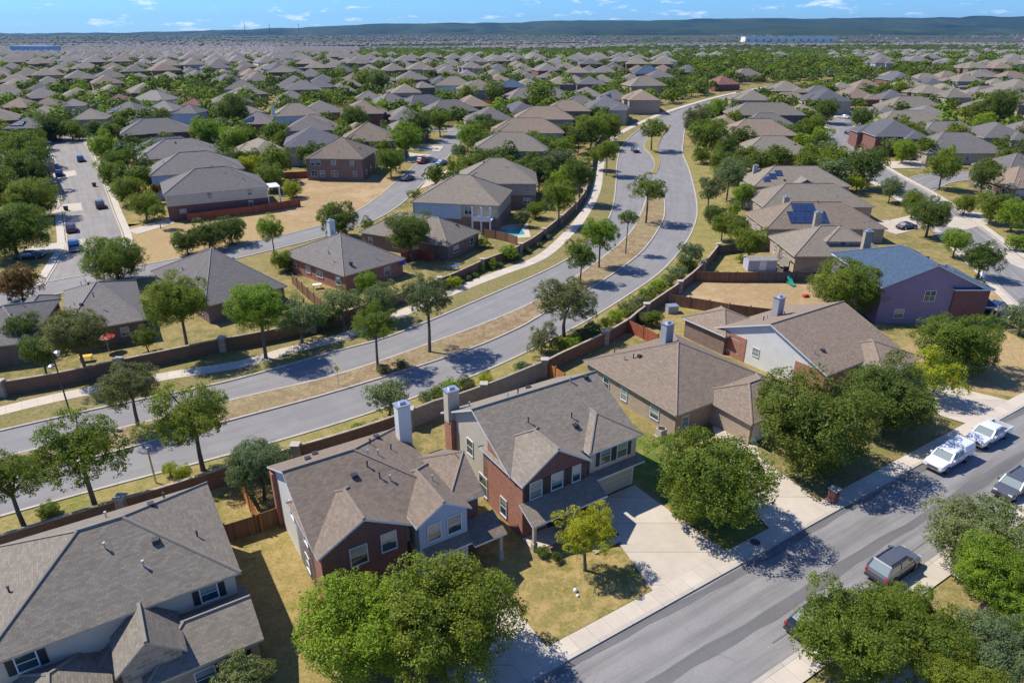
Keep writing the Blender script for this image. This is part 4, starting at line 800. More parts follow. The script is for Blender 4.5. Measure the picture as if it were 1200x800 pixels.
NT = [('bushy green tree joining the lower right crowns into one mass', 1062, 712, 36, 745, 'mid', 'hi', 0), ('bright green tree at the right edge above the olive corner tree', 1205, 712, 46, 755, 'bright', 'hi', 0), ('grey green tree in the back yard between the brick bungalow and the wall', 447, 350, 24, 376, 'sage', 'mid', 0), ('small bright tree behind the brick bungalow patio', 428, 330, 14, 352, 'bright', 'mid', 0), ('low dark tree between the two grey roofed bungalows', 333, 306, 15, 318, 'mid', 'mid', 0),
      ('round dark tree behind the boulevard wall below the grey hip roof', 378, 372, 18, 388, 'dark', 'mid', 0), ('dark tree by the wall left of the brick bungalow', 170, 395, 14, 412, 'dark', 'mid', 0), ('sage green tree top left of the solar stepped roof', 862, 196, 17, 216, 'sage', 'mid', 0), ('mid green tree on the right verge above the open crowned tree', 846, 188, 15, 206, 'mid', 'mid', 0),
      ('bright tree leaning on the fence of the wide taupe roofed house', 872, 226, 14, 244, 'bright', 'mid', 0), ('dark green tree on the right verge close to the curved wall', 838, 252, 14, 268, 'dark', 'mid', 0), ('bright green broad tree in the lower centre in front of the left house', 418, 734, 80, 786, 'bright', 'hi', 0), ('dark green full crowned tree right of the bright one in the lower centre', 527, 724, 90, 782, 'mid', 'hi', 0),
      ('small yellow green tree on the front lawn of the centre house', 688, 622, 41, 668, 'yellow', 'hi', 1), ('round mid green street tree at the end of the long driveway', 833, 556, 74, 608, 'mid', 'hi', 0),
      ('big dark oak left of the two white pickups', 952, 494, 80, 546, 'dark', 'hi', 0), ('dark green tree between the big oak and the pickup trucks', 1044, 465, 60, 505, 'dark', 'hi', 0), ('yellow green low tree beside the driveway above the pickups', 1100, 440, 34, 470, 'yellow', 'mid', 1),
      ('bushy green tree in front of the mauve house', 1124, 402, 50, 434, 'mid', 'hi', 0), ('leafy green tree left of the mauve house', 995, 335, 44, 368, 'mid', 'hi', 0), ('tall green tree at the lower right beside the hidden dark car', 1000, 742, 74, 790, 'mid', 'hi', 0),
      ('grey green tree at the right behind the parked wagon', 1150, 630, 66, 672, 'sage', 'hi', 0), ('bright green tree at the right edge below the grey green one', 1165, 668, 50, 720, 'bright', 'hi', 0), ('mid green tree at the bottom between the two lower right trees', 1090, 745, 58, 800, 'mid', 'hi', 0),
      ('olive green tree in the bottom right corner', 1180, 765, 55, 830, 'sage', 'hi', 0), ('yellow tinted small tree just right of the tall lower right tree', 1035, 722, 30, 770, 'bright', 'mid', 0), ('sage green shrub below the front window of the lower left house', 285, 797, 34, 822, 'sage', 'mid', 0), ('dark green tree reaching in at the bottom right', 1130, 800, 50, 850, 'mid', 'hi', 0),
      ('airy green tree on the near verge above the lower left roof', 92, 528, 62, 603, 'mid', 'hi', 1), ('leafy green tree at the left edge on the near verge', 8, 560, 52, 622, 'mid', 'hi', 1), ('broad green tree on the near verge left of the lower left houses', 224, 487, 54, 551, 'mid', 'hi', 1),
      ('dark olive tree on the median with a leaning trunk', 150, 452, 40, 500, 'olive', 'hi', 1), ('dense grey green tree behind the white sided house', 303, 543, 41, 585, 'sage', 'hi', 0), ('sage green small tree on the verge above the lower chimney', 455, 464, 30, 488, 'sage', 'mid', 1),
      ('tall open tree on the median nearest the image centre', 500, 348, 38, 413, 'olive', 'hi', 1), ('smaller round tree on the median left of the tall open one', 438, 378, 31, 432, 'mid', 'hi', 1), ('wide branching tree on the verge at the centre of the boulevard', 662, 352, 42, 394, 'olive', 'hi', 1),
      ('low olive bushy tree against the near boulevard wall', 635, 398, 23, 414, 'olive', 'mid', 1), ('round green median tree above the long shadow', 681, 298, 20, 332, 'mid', 'mid', 0), ('yellow green median tree with a round crown', 704, 273, 22, 314, 'bright', 'mid', 0), ('slim median tree right of the yellow green one', 736, 256, 14, 298, 'mid', 'mid', 1),
      ('spreading median tree just below the intersection', 760, 222, 24, 262, 'mid', 'mid', 1), ('round green tree beside the side yard wall by the boulevard walk', 656, 228, 22, 266, 'mid', 'mid', 0), ('dark round tree behind the one beside the boulevard walk', 680, 203, 19, 240, 'dark', 'mid', 0), ('small tree on the verge between walk and boulevard', 712, 176, 14, 206, 'mid', 'mid', 0),
      ('spreading tree on the far median piece beyond the intersection', 765, 152, 19, 177, 'mid', 'mid', 1),
      ('round green tree left of the two by the far boulevard wall', 207, 352, 42, 418, 'mid', 'hi', 0), ('bright round tree at the far boulevard wall', 302, 360, 40, 420, 'bright', 'hi', 0), ('sage bushy tree right of the bright one at the far wall', 350, 372, 32, 402, 'sage', 'mid', 1), ('grey green tree behind the tall median tree', 400, 355, 30, 385, 'sage', 'mid', 1),
      ('dark olive tree in front of the bungalow at the left', 88, 390, 40, 446, 'olive', 'hi', 0), ('russet tree at the left edge beside the side street', 22, 335, 24, 352, 'red', 'mid', 0), ('dark tree between the left bungalows', 25, 385, 22, 415, 'dark', 'mid', 0), ('bushy tree at the left edge by the boulevard wall', 45, 408, 22, 440, 'dark', 'mid', 0),
      ('full green tree covering the side street corner at the left', 133, 304, 38, 330, 'mid', 'hi', 0), ('dark tree in front of the grey bungalow with white chimney', 480, 270, 31, 306, 'dark', 'hi', 0), ('small round clipped tree left of the hip roofed patio house', 430, 263, 9, 273, 'mid', 'lo', 0), ('slim tree beside the side street bend', 486, 228, 9, 245, 'mid', 'lo', 1),
      ('airy bright tree on the vacant lot edge between the grey roofs', 317, 268, 16, 302, 'bright', 'mid', 0), ('dark evergreen beside the vacant lot dirt', 395, 256, 24, 278, 'dark', 'mid', 0), ('dark green leftmost shrub tree of the vacant lot clump', 218, 285, 17, 298, 'dark', 'mid', 0), ('middle shrub tree of the vacant lot clump', 243, 277, 20, 293, 'dark', 'mid', 0), ('right shrub tree of the vacant lot clump', 270, 270, 20, 286, 'dark', 'mid', 0),
      ('yellow green bush tree beside the small brick patio', 85, 485, 0, 0, '', '', 0),
      ('round green tree nearest the solar panelled dark brick house', 328, 186, 16, 204, 'mid', 'mid', 0), ('bright green full tree left of the solar panelled dark brick house', 243, 155, 20, 178, 'bright', 'mid', 0), ('yellow green tree behind the grey row', 275, 162, 17, 182, 'bright', 'mid', 0), ('dark round tree right of the yellow green one behind the grey row', 290, 160, 13, 176, 'dark', 'mid', 0),
      ('yellow tree behind the grey row nearest the vacant lot', 290, 193, 14, 208, 'yellow', 'mid', 0), ('green tree behind the white sided house and its patio', 315, 208, 18, 224, 'mid', 'mid', 0), ('yellow green shrub tree at the end of the red brown fence', 342, 222, 12, 232, 'yellow', 'mid', 0),
      ('dark tree covering the street side of the big brown house', 457, 188, 17, 208, 'mid', 'mid', 0), ('bright green tree at the side street in front of the brown two storey house', 475, 162, 20, 186, 'bright', 'mid', 0), ('green tree at the far corner of the side street', 515, 140, 14, 160, 'mid', 'mid', 0), ('dark tree where the two side streets meet', 548, 158, 15, 178, 'bright', 'mid', 0), ('dark tree behind the one where the side streets meet', 565, 146, 15, 162, 'dark', 'mid', 0), ('small round tree right of the side street', 538, 176, 9, 186, 'dark', 'lo', 0), ('small tree by the blue parked car', 532, 195, 10, 204, 'mid', 'lo', 0), ('low yellow green hedge tree by the pale blue sided house', 510, 209, 10, 216, 'yellow', 'lo', 0),
      ('dark tree behind the brown two storey houses', 492, 145, 18, 165, 'dark', 'mid', 0), ('dark wide tree above the big brown house', 415, 138, 18, 158, 'dark', 'mid', 0), ('bright tree right of the dark wide one', 436, 130, 14, 146, 'bright', 'mid', 0),
      ('large tree at the left edge by the cul-de-sac street', 12, 272, 44, 300, 'mid', 'hi', 0), ('second tree up the cul-de-sac street on its left', 38, 232, 32, 256, 'mid', 'hi', 0), ('third tree up the cul-de-sac street on its left', 30, 203, 29, 226, 'dark', 'mid', 0), ('fourth tree up the cul-de-sac street on its left', 32, 178, 25, 198, 'mid', 'mid', 0), ('dark tree behind the large one at the left edge', -10, 225, 34, 250, 'dark', 'mid', 0),
      ('bright tree at the head of the cul-de-sac on the right', 122, 172, 19, 190, 'bright', 'mid', 0), ('second tree down the right side of the cul-de-sac', 138, 188, 17, 205, 'mid', 'mid', 0), ('third tree down the right side of the cul-de-sac', 133, 205, 18, 220, 'mid', 'mid', 0), ('fourth tree down the right side of the cul-de-sac', 150, 222, 19, 240, 'mid', 'mid', 0), ('fifth tree down the right side of the cul-de-sac', 168, 240, 19, 258, 'mid', 'mid', 0), ('slim tree beside the white sided corner house', 184, 246, 10, 268, 'mid', 'lo', 0), ('russet small tree beside the white sided corner house', 182, 222, 8, 238, 'red', 'lo', 0),
      ('dark tree left of the two storey tan house', 62, 148, 18, 165, 'dark', 'mid', 0), ('tree left of the two storey tan house nearer the street', 82, 150, 12, 165, 'mid', 'lo', 0), ('small yellow shrub tree in front of the tan house', 93, 160, 8, 165, 'yellow', 'lo', 0), ('bright round tree behind the tan house', 93, 105, 10, 117, 'bright', 'lo', 0), ('green tree in front of the blue solar panels', 150, 140, 14, 152, 'mid', 'lo', 0), ('dark pointed tree above the grey row', 190, 137, 13, 150, 'dark', 'lo', 0), ('dark tree mass behind the bright full tree', 272, 128, 22, 150, 'dark', 'mid', 0),
      ('open crowned tree on the right verge of the boulevard', 832, 222, 23, 254, 'olive', 'mid', 1), ('sage green leafy tree beside the boulevard right wall', 855, 205, 20, 235, 'sage', 'mid', 0), ('willowy bright tree beside the brown side fence', 860, 245, 12, 262, 'bright', 'mid', 1), ('green bushy tree left of the row of brown houses', 848, 262, 15, 282, 'mid', 'mid', 0), ('dark green bush tree behind the small shed', 866, 268, 15, 288, 'mid', 'mid', 0), ('leafy tree behind the small shed nearer the fence', 880, 282, 20, 304, 'mid', 'mid', 0),
      ('sage leafy tree against the curve of the boulevard wall', 810, 296, 19, 316, 'sage', 'mid', 1), ('full tree mass at the right of the intersection', 830, 158, 24, 184, 'mid', 'mid', 0), ('dark tree behind the intersection on the right', 815, 140, 18, 160, 'olive', 'mid', 0), ('bright tree top right of the intersection', 838, 128, 15, 145, 'bright', 'mid', 0), ('small shrub tree on the right verge above the intersection', 822, 182, 11, 192, 'mid', 'lo', 0), ('dark green tree beside the brown row near the intersection', 852, 172, 14, 192, 'dark', 'mid', 0), ('green tree hugging the brown row', 862, 140, 12, 155, 'mid', 'lo', 0),
      ('wide tree left of the boulevard bend', 715, 148, 18, 168, 'mid', 'mid', 0), ('wide tree above the boulevard walk before the bend', 693, 152, 20, 175, 'mid', 'mid', 0), ('round tree over the boulevard wall before the bend', 700, 182, 12, 200, 'mid', 'mid', 0), ('dark tree right of the low grey roof', 678, 160, 14, 180, 'dark', 'mid', 0),
      ('dark tree at the left of the right hand street', 970, 128, 15, 145, 'dark', 'mid', 0), ('green tree lowest on the left of the upper right hand street', 952, 148, 14, 162, 'mid', 'mid', 0), ('yellow green tree on the left of the upper right hand street', 962, 160, 12, 170, 'bright', 'lo', 0), ('large dark tree at the right hand street bend', 1015, 192, 24, 222, 'dark', 'mid', 0), ('sage tree below the large dark one at the street bend', 1045, 220, 14, 238, 'sage', 'mid', 0),
      ('yellow green small tree beside the white driveway on the right', 1060, 175, 15, 192, 'bright', 'mid', 0), ('round green tree left of the white pointed porch', 1068, 158, 17, 172, 'mid', 'mid', 0), ('bright green tree left of the pointed porch', 1025, 155, 15, 170, 'bright', 'mid', 0), ('dark tree beside the upper right hand street', 1012, 138, 15, 155, 'dark', 'mid', 0), ('round tree in the middle of the street corner bed', 1107, 195, 19, 222, 'mid', 'mid', 0), ('dense dark round tree right of the street corner bed', 1155, 205, 18, 232, 'dark', 'mid', 0),
      ('large green tree on the near side of the right hand street', 1092, 250, 26, 278, 'dark', 'hi', 0), ('round bright tree left of the large one on the right hand street', 1072, 236, 16, 256, 'mid', 'mid', 0), ('green tree above the blue roof', 1122, 282, 17, 302, 'bright', 'mid', 0), ('dark green tree at the kerb right of the blue roof', 1152, 302, 22, 326, 'dark', 'mid', 0),
      ('mid green tree across the right hand street', 1165, 240, 20, 262, 'mid', 'mid', 0), ('leafy tree at the right edge across the street', 1190, 250, 20, 272, 'bright', 'mid', 0), ('small green tree in the bed across the street', 1132, 238, 13, 252, 'mid', 'mid', 0), ('round shrub tree at the right edge across the street', 1192, 285, 12, 294, 'bright', 'lo', 0), ('grey green tree at the right edge by the purple house drive', 1200, 372, 20, 392, 'sage', 'mid', 0),
      ('big dark tree cluster at the upper right edge', 1175, 122, 22, 150, 'dark', 'mid', 0), ('yellow green tree below the dark cluster at the upper right', 1152, 142, 12, 158, 'bright', 'lo', 0), ('dark tree below the peach house', 1150, 132, 17, 150, 'dark', 'mid', 0), ('green hedge tree behind the dormered house', 1005, 217, 12, 224, 'yellow', 'lo', 0), ('green tree above the broad grey brown house', 1055, 105, 14, 118, 'mid', 'lo', 0), ('dark tree left of the broad grey brown house', 1035, 108, 12, 120, 'mid', 'lo', 0),
      ('tree overlapping the red and white house', 547, 110, 12, 124, 'mid', 'lo', 0), ('dark tree right of the red and white house', 580, 108, 12, 122, 'dark', 'lo', 0), ('wide green tree in front of the far grey house', 633, 113, 18, 127, 'mid', 'lo', 0), ('bright tree in the far middle distance', 665, 100, 12, 112, 'bright', 'lo', 0), ('dark tree right of the bright one in the far middle distance', 691, 97, 12, 110, 'dark', 'lo', 0),
      ('large green tree on the left of the orange fence', 475, 105, 14, 120, 'mid', 'lo', 0), ('dark tree above the orange fence', 445, 97, 14, 108, 'dark', 'lo', 0), ('green tree above the orange fence left end', 425, 95, 13, 106, 'mid', 'lo', 0), ('olive tree by the far side of the boulevard bend', 665, 0, 0, 0, '', '', 0),
      ('russet green bush at the far back patio pool', 612, 255, 11, 266, 'olive', 'mid', 0), ('round green bush by the far back patio pool', 628, 248, 12, 256, 'mid', 'mid', 0)]
for (lab, cu, cv, rp, bv, kind, lod, opn) in NT:
    if rp: ptree(lab, cu, cv, rp, bv, kind, lod, opn)
# shrubs (no trunk)
ORD_ = 'first second third fourth fifth sixth seventh eighth ninth tenth eleventh twelfth thirteenth fourteenth fifteenth sixteenth seventeenth eighteenth'.split()
SH = [('bright leafy shrub beside the boulevard walk', 596, 296, 12, 306, 'bright'), ('yellow green shrub at the walk end by the patio house', 532, 330, 10, 337, 'yellow'), ('low green hedge piece behind the boulevard walk', 575, 310, 9, 314, 'mid'), ('low green hedge piece left of the bright leafy shrub', 562, 315, 8, 318, 'bright'), ('yellow green shrub on the verge above the lower left roof', 213, 553, 11, 564, 'yellow'), ('pale yellow shrub beside the post on the verge', 198, 548, 9, 557, 'yellow'),
      ('round clipped shrub at the front porch of the centre house', 636, 646, 8, 652, 'mid'), ('second shrub at the front porch bed', 652, 652, 7, 658, 'dark'), ('grey green shrub by the tall yellow median tree trunk', 449, 433, 10, 437, 'olive'), ('low shrub on the median left of the tree shadow', 470, 428, 9, 431, 'olive'), ('dark green shrub in the back corner yard', 766, 372, 12, 382, 'mid'), ('grey green shrub beside the utility box', 752, 372, 9, 380, 'olive'),
      ('round bright shrub by the patio pool fence', 566, 284, 8, 290, 'bright'), ('low shrub left of the playhouse fence', 870, 304, 8, 308, 'bright'), ('bright green shrub at the lower left verge wall', 55, 598, 13, 604, 'mid'), ('yellow leafed shrub beside the pale wall pillar', 568, 443, 9, 448, 'yellow'), ('bright green shrub by the near wall above the lower chimney', 422, 503, 10, 507, 'bright'), ('low leafy shrub by the wall left of the lower chimney', 440, 498, 8, 501, 'bright'), ('small yellow shrub between wall and chimney', 463, 494, 5, 496, 'yellow')]
for k, (u, v) in enumerate([(500, 468), (515, 463), (530, 456), (545, 452), (612, 434), (660, 409), (672, 403), (684, 397), (696, 389), (710, 382), (722, 374), (735, 365), (748, 356), (760, 347), (772, 339), (784, 331), (795, 322), (806, 313)]):
    ptree(f"{['grey green', 'mid green', 'bright green', 'olive'][k % 4]} shrub, {ORD_[k]} from the left in the hedge along the near boulevard wall", u, v - 4, 11 + k % 3, v + 4, ['sage', 'mid', 'bright', 'olive'][k % 4], 'lo', 0, .7, name='shrub', cat='shrub', group='hedge shrubs along the near boulevard wall')
for k, (u, v) in enumerate([(540, 322), (548, 318), (556, 314), (585, 302), (606, 293), (618, 286), (632, 279), (641, 270)]):
    ptree(f'small shrub, {ORD_[k]} from the left at the foot of the far boulevard wall', u, v + 8, 5, v + 11, ['olive', 'sage', 'mid'][k % 3], 'lo', 0, .7, name='shrub', cat='shrub', group='shrubs at the foot of the far boulevard wall')
for (u, v) in [(30, 470), (10, 622), (120, 590), (150, 585), (95, 605)]:
    pass
for (lab, cu, cv, rp, bv, kind) in SH: ptree(lab, cu, cv, rp, bv, kind, 'lo' if rp < 11 else 'mid', 0, .8, name='shrub', cat='shrub')

# ================================================================== GENERATED DISTRICT
rg = random.Random(77); NHAND = len(HC); NTH = len(TREES)
cMID = resample([(a + b) / 2 for a, b in zip(resample(cLL, 200), resample(cRR, 200))], 200)
roads = [p for c in (cLL[::3], cRR[::3], cMID, cBW[::3], cWR[::3], stA[::3], stB[::3], stC[::3], stD[::3], stA2[::3]) for p in c]
def clear(x, y, rr):
    for (a, b, c) in HC:
        if (a - x) ** 2 + (b - y) ** 2 < (rr + 8.5) ** 2: return False
    for p in roads:
        if (p.x - x) ** 2 + (p.y - y) ** 2 < (rr + 3) ** 2: return False
    return True
import mathutils.noise as mn
def density(u, v, y):
    """share of house lots in view, by region of the picture"""
    if y > 600 and u > 420: return .35 if (u > 1000 and 1100 < y < 1500) else (.3 if y < 720 else .02)
    if u > 780 and u < 1010 and 70 < v < 118: return .04
    if u > 480 and v < 70: return .3
    if u > 800 and v < 80: return .5 if v > 68 else .12
    if u < 420 and v < 100: return .96
    if 190 < u < 420 and v < 135: return .65
    return .95
ROOFS = ['roof_grey', 'roof_taupe', 'roof_brown', 'roof_taupe', 'roof_grey', 'roof_taupe', 'roof_grey', 'roof_dark']
WALLS = ['brick_brown', 'brick_tan', 'sid_tan', 'brick_brown', 'sid_grey', 'brick_red', 'sid_tan']
lotpoly = [(150, 262), (235, 258), (355, 232), (352, 205), (425, 203), (470, 211), (420, 252), (315, 284), (185, 310), (150, 303)]
def inlot(u, v):
    c = False
    for (a, b), (d, e) in zip(lotpoly, lotpoly[1:] + lotpoly[:1]):
        if (b > v) != (e > v) and u < (d - a) * (v - b) / (e - b) + a: c = not c
    return c
cand = []
for sector, (ang, ulo, uhi) in enumerate([(33, -80, 330), (12, 330, 640), (-4, 640, 1300)]):
    a = R(ang); ca, sa = math.cos(a), math.sin(a)
    for j in range(-10, 90):
        for side in (0, 1):
            for i in range(-130, 130):
                lx = i * 15.9 + (j % 3) * 5; ly = j * 58 + side * 25
                x, y = lx * ca - ly * sa, lx * sa + ly * ca
                if y < 165 or y > 2500: continue
                x += 9 * math.sin(y * .011 + sector); y += 9 * math.sin(x * .014)
                u, v, dep = PX((x, y, T(y)))
                if not (ulo <= u < uhi) or v < 40: continue
                if mn.noise(Vector((x * .006, y * .006, 3))) > .34 and rg.random() < .7: continue
                if inlot(u, v) or inlot(u, v - 8) or rg.random() > density(u, v, y): continue
                cand.append((y, x, u, v, a + (math.pi if side else 0), sector))
cand.sort()
cand = [c for c in cand if clear(c[1], c[0], 7)]
NI = 296 - NHAND
near, rest = cand[:NI], cand[NI:]
# row and position names for the generated houses: rows are bands of distance inside a sector, counted from the nearest
SN = ['left part', 'middle part', 'right part']; ORD = ['first', 'second', 'third', 'fourth', 'fifth', 'sixth', 'seventh', 'eighth', 'ninth', 'tenth', 'eleventh', 'twelfth', 'thirteenth', 'fourteenth', 'fifteenth', 'sixteenth', 'seventeenth', 'eighteenth', 'nineteenth', 'twentieth', 'twenty-first', 'twenty-second', 'twenty-third', 'twenty-fourth']
ORD += [a + '-' + b for a in ('twenty', 'thirty', 'forty', 'fifty') for b in ORD[:9]][4:]
TV = {}
def far_house(wd, dp, st, rx, var):
    key = (wd, dp, st, rx, var)
    if key not in TV:
        ze = 3.0 if st == 1 else 5.6; w_ = MB(); r_ = MB(); b1 = (-wd / 2, wd / 2, -dp / 2, dp / 2)
        roof_faces(r_, *b1, ze, rx, .5, True, True); w_.box(*b1, -2.5, ze - .17)
        b3 = (-wd / 2 - 1.5, wd * .1, dp * .05, dp * .42) if var % 2 else (-wd * .1, wd / 2 + 1.5, -dp * .2, dp * .2)
        roof_faces(r_, *b3, ze - .2, True, .5, True, True); w_.box(*b3, -2.5, ze - .4)
        b2 = (-wd / 2 + .5, -wd / 2 + 6.5, -dp / 2 - 2, 0) if var < 2 else (wd / 2 - 7, wd / 2 - .4, -dp / 2 - 2.4, 1)
        roof_faces(r_, *b2, ze - .3 if var != 1 else 3, False, .5, True, True); w_.box(*b2, -2.5, ze - .5 if var != 1 else 2.8)
        TV[key] = (w_, r_)
    return TV[key]
HM = {}
bands = {}
for c in near: bands.setdefault((c[5], int((c[3] - 60) // 9)), []).append(c)
for (sec, bd), L in sorted(bands.items(), key=lambda q: (q[0][0], -q[0][1])):
    L.sort(key=lambda c: c[2]); order = sorted({b for s, b in bands if s == sec}, reverse=True).index(bd)
    for k, (y, x, u, v, a, _) in enumerate(L):
        st = rg.choice([1, 1, 2]); rf = rg.choice(ROOFS); wl = rg.choice(WALLS); key = (rg.choice([14.0, 15.4, 13.0]), rg.choice([17.0, 21.0]), st, rg.random() < .25, rg.randrange(4))
        w_, r_ = far_house(*key)
        if (key, rf) not in HM: HM[(key, rf)] = r_.mesh('roof', [MAT[rf], MAT['trim_tan']])
        if (key, wl) not in HM: HM[(key, wl)] = w_.mesh('wall', [MAT[wl]])
        tone = {'roof_grey': 'grey', 'roof_taupe': 'taupe', 'roof_brown': 'brown', 'roof_pale': 'pale', 'roof_dark': 'dark', 'roof_red': 'red brown'}[rf]
        t = thing('house', f'{tone} roofed house, {ORD[k]} from left in the {ORD[order]} distant row, {SN[sec]}', 'house', (x, y, T(y)), a + rg.uniform(-.05, .05), 'distant suburban houses')
        link('wall', HM[(key, wl)], t); link('roof', HM[(key, rf)], t); HC.append((x, y, 7))
# farther ones: one object
def merged(items, name, mats):
    V = []; F = []; Mi = []; UV = []; off = 0
    for (w_, r_, x, y, a, mw, mr) in items:
        ca, sa = math.cos(a), math.sin(a)
        for mb, m0 in ((w_, (mw, mw)), (r_, (mr, 8))):
            v = np.array(mb.v); V.append(np.stack([v[:, 0] * ca - v[:, 1] * sa + x, v[:, 0] * sa + v[:, 1] * ca + y, v[:, 2] + T(y)], 1))
            for f, m in zip(mb.f, mb.m): F.append([off + i for i in f]); Mi.append(m0[m])
            off += len(v)
    me = bpy.data.meshes.new(name); me.from_pydata(np.concatenate(V).tolist(), [], F); me.uv_layers.new(name='UVMap')
    for m in mats: me.materials.append(m)
    me.polygons.foreach_set('material_index', Mi); return struct(link(name, me), 'stuff')
fm = [MAT['brick_brown'], MAT['sid_cream'], MAT['sid_white'], MAT['brick_red']] + [plain('far_roof_a', (.15, .135, .125), .9), plain('far_roof_b', (.155, .14, .128), .9), plain('far_roof_c', (.165, .14, .12), .9), plain('far_roof_d', (.17, .16, .15), .9), MAT['trim_tan']]
items = []
for (y, x, u, v, a, s) in rest:
    w_, r_ = far_house(rg.choice([13.5, 15]), rg.choice([16.0, 20.0]), rg.choice([1, 2]), rg.random() < .3, rg.randrange(4)); items.append((w_, r_, x, y, a, rg.randrange(4), 4 + rg.choice([0, 0, 1, 1, 2, 3])))
# town far away
for k in range(7000):
    y = 2200 * (3.4 ** rg.random()); x = rg.uniform(-.85, .85) * y; u, v, _ = PX((x, y, 0))
    if mn.noise(Vector((x * .0011, y * .0011, 7))) > (.12 if u < 700 else -.12): continue
    w_, r_ = far_house(14.5, 14.0, 2, True, 0); items.append((w_, r_, x, y, rg.uniform(0, 3), rg.choice([0, 1, 3]), 4 + rg.choice([0, 0, 1, 2, 3])))
fo = merged(items, 'distant_houses', fm)
fo['label'] = 'mass of tiny suburban houses spreading to the hills'; fo['category'] = 'houses'
# trees between the generated houses
tc_ = []
for k in range(20000):
    y = 170 * (14 ** (rg.random() ** .78)); x = rg.uniform(-.86, .86) * (y + 20); u, v, _ = PX((x, y, T(y)))
    if v > 250 or not (-30 < u < 1230): continue
    dn = .68
    if u < 420 and v < 100: dn = .6
    elif u < 420: dn = .55
    if u > 780 and 70 < v < 118 and u < 1010: dn = 1
    if y > 600 and u > 420: dn = 1
    if rg.random() > dn: continue
    tc_.append((y, x, u, v))
wood = []
for k in range(12000):
    y = 640 * (3.3 ** rg.random()); x = rg.uniform(-.24, .86) * y
    if rg.random() < .5 and (y < 760): continue
    wood.append((y, x, 0, 0))
tc_.sort(); grid = {}
def gk(x, y): return int(x // 12), int(y // 12)
for (a, b, c) in HC: grid.setdefault(gk(a, b), []).append((a, b, 7.5))
for c in rest: grid.setdefault(gk(c[1], c[0]), []).append((c[1], c[0], 6.5))
for (a, b, c) in TREES: grid.setdefault(gk(a, b), []).append((a, b, c + 1.5))
for p in roads: grid.setdefault(gk(p.x, p.y), []).append((p.x, p.y, 6.5))
okt = []
for (y, x, u, v) in tc_:
    g0 = gk(x, y); rr = rg.uniform(2.4, 4.5); bad = inlot(u, v)
    for i in (-1, 0, 1):
        for j in (-1, 0, 1):
            for (a, b, c) in grid.get((g0[0] + i, g0[1] + j), ()):
                if (a - x) ** 2 + (b - y) ** 2 < (c + rr * .55) ** 2: bad = True
    if bad: continue
    grid.setdefault(g0, []).append((x, y, rr * .8)); okt.append((y, x, u, v, rr))
NIT = max(0, 296 - sum(1 for o in bpy.data.objects if o.get('category') == 'tree'))
hc_ids = [(o.location.x, o.location.y, o['label']) for o in bpy.data.objects if o.get('category') == 'house']
KD = ['dark', 'mid', 'dark', 'dark', 'mid', 'olive', 'mid', 'dark', 'dark', 'sage', 'mid', 'dark', 'dark', 'bright', 'dark', 'mid']
DESC = {'dark': 'dark green', 'mid': 'mid green', 'bright': 'bright green', 'olive': 'olive green', 'yellow': 'yellow green', 'sage': 'grey green'}
used = {}
for (y, x, u, v, rr) in okt[:NIT]:
    kd = rg.choice(KD); sec = 0 if u < 330 else 1 if u < 640 else 2
    near_h = min(hc_ids, key=lambda q: (q[0] - x) ** 2 + (q[1] - y) ** 2); hx = near_h[0]; sd_ = 'left of' if x < hx - 3 else 'right of' if x > hx + 3 else 'behind' if y > near_h[1] else 'in front of'
    hl = near_h[2].split(',')[0] if ',' not in near_h[2] else near_h[2].replace(' house', '').replace(' in the ', ', ').replace(' from left', '').replace(' part', '')
    words = 'the ' + near_h[2].replace(',', ''); lab = f'{DESC[kd]} tree {sd_} {words}'
    if lab in used or len(lab.split()) > 16:
        cnt = used.setdefault(('n', kd, sec), 0); used[('n', kd, sec)] += 1
        lab = f'{DESC[kd]} yard tree, {ORD[min(cnt, len(ORD) - 1)]} nearest of that colour among the distant houses, {SN[sec]}'
    used[lab] = 1
    tree(lab, x, y, rr * 1.9 + 1, rr, kd, 'lo' if v > 130 else 'tiny', group='trees among the distant houses')
BV, BT, BK = [], [], []
KI = {k: i for i, k in enumerate(['dark', 'mid', 'bright', 'olive', 'sage', 'yellow'])}
rgn = np.random.default_rng(5)
def unitcrown(n, lf):
    me = leafmesh('tmp', int(rgn.integers(1, 9999)), n, lf, 7, .5, FOL['mid']); a = np.empty(len(me.vertices) * 3, np.float32); me.vertices.foreach_get('co', a); bpy.data.meshes.remove(me); return a.reshape(-1, 4, 3)
U1 = [unitcrown(300, .16) for _ in range(5)]; U2 = [unitcrown(54, .36) for _ in range(5)]
def addcrown(x, y, rr, kd, fl=.85):
    U = (U1 if y < 620 else U2)[rg.randrange(5)]; a = rg.uniform(0, 6.28); ca, sa = math.cos(a), math.sin(a); p = U * np.array([rr, rr, rr * fl]); q = p.copy(); q[..., 0] = p[..., 0] * ca - p[..., 1] * sa + x; q[..., 1] = p[..., 0] * sa + p[..., 1] * ca + y; q[..., 2] += T(y) + rr * fl; BV.append(q); BK.append(np.full(len(q), KI[kd], np.int32))
for (y, x, u, v, rr) in okt[NIT:]: addcrown(x, y, rr * 1.08, rg.choice(KD))
for (y, x, u, v) in wood: addcrown(x, y, rg.uniform(2.8, 4.6), rg.choice(['dark', 'dark', 'mid', 'olive']))
for k in range(4200):
    y = 2200 * (3.4 ** rg.random()); x = rg.uniform(-.85, .85) * y
    if mn.noise(Vector((x * .0009, y * .0009, 2))) > -.05: addcrown(x, y, rg.uniform(7, 13), rg.choice(['dark', 'mid', 'olive']), .4)
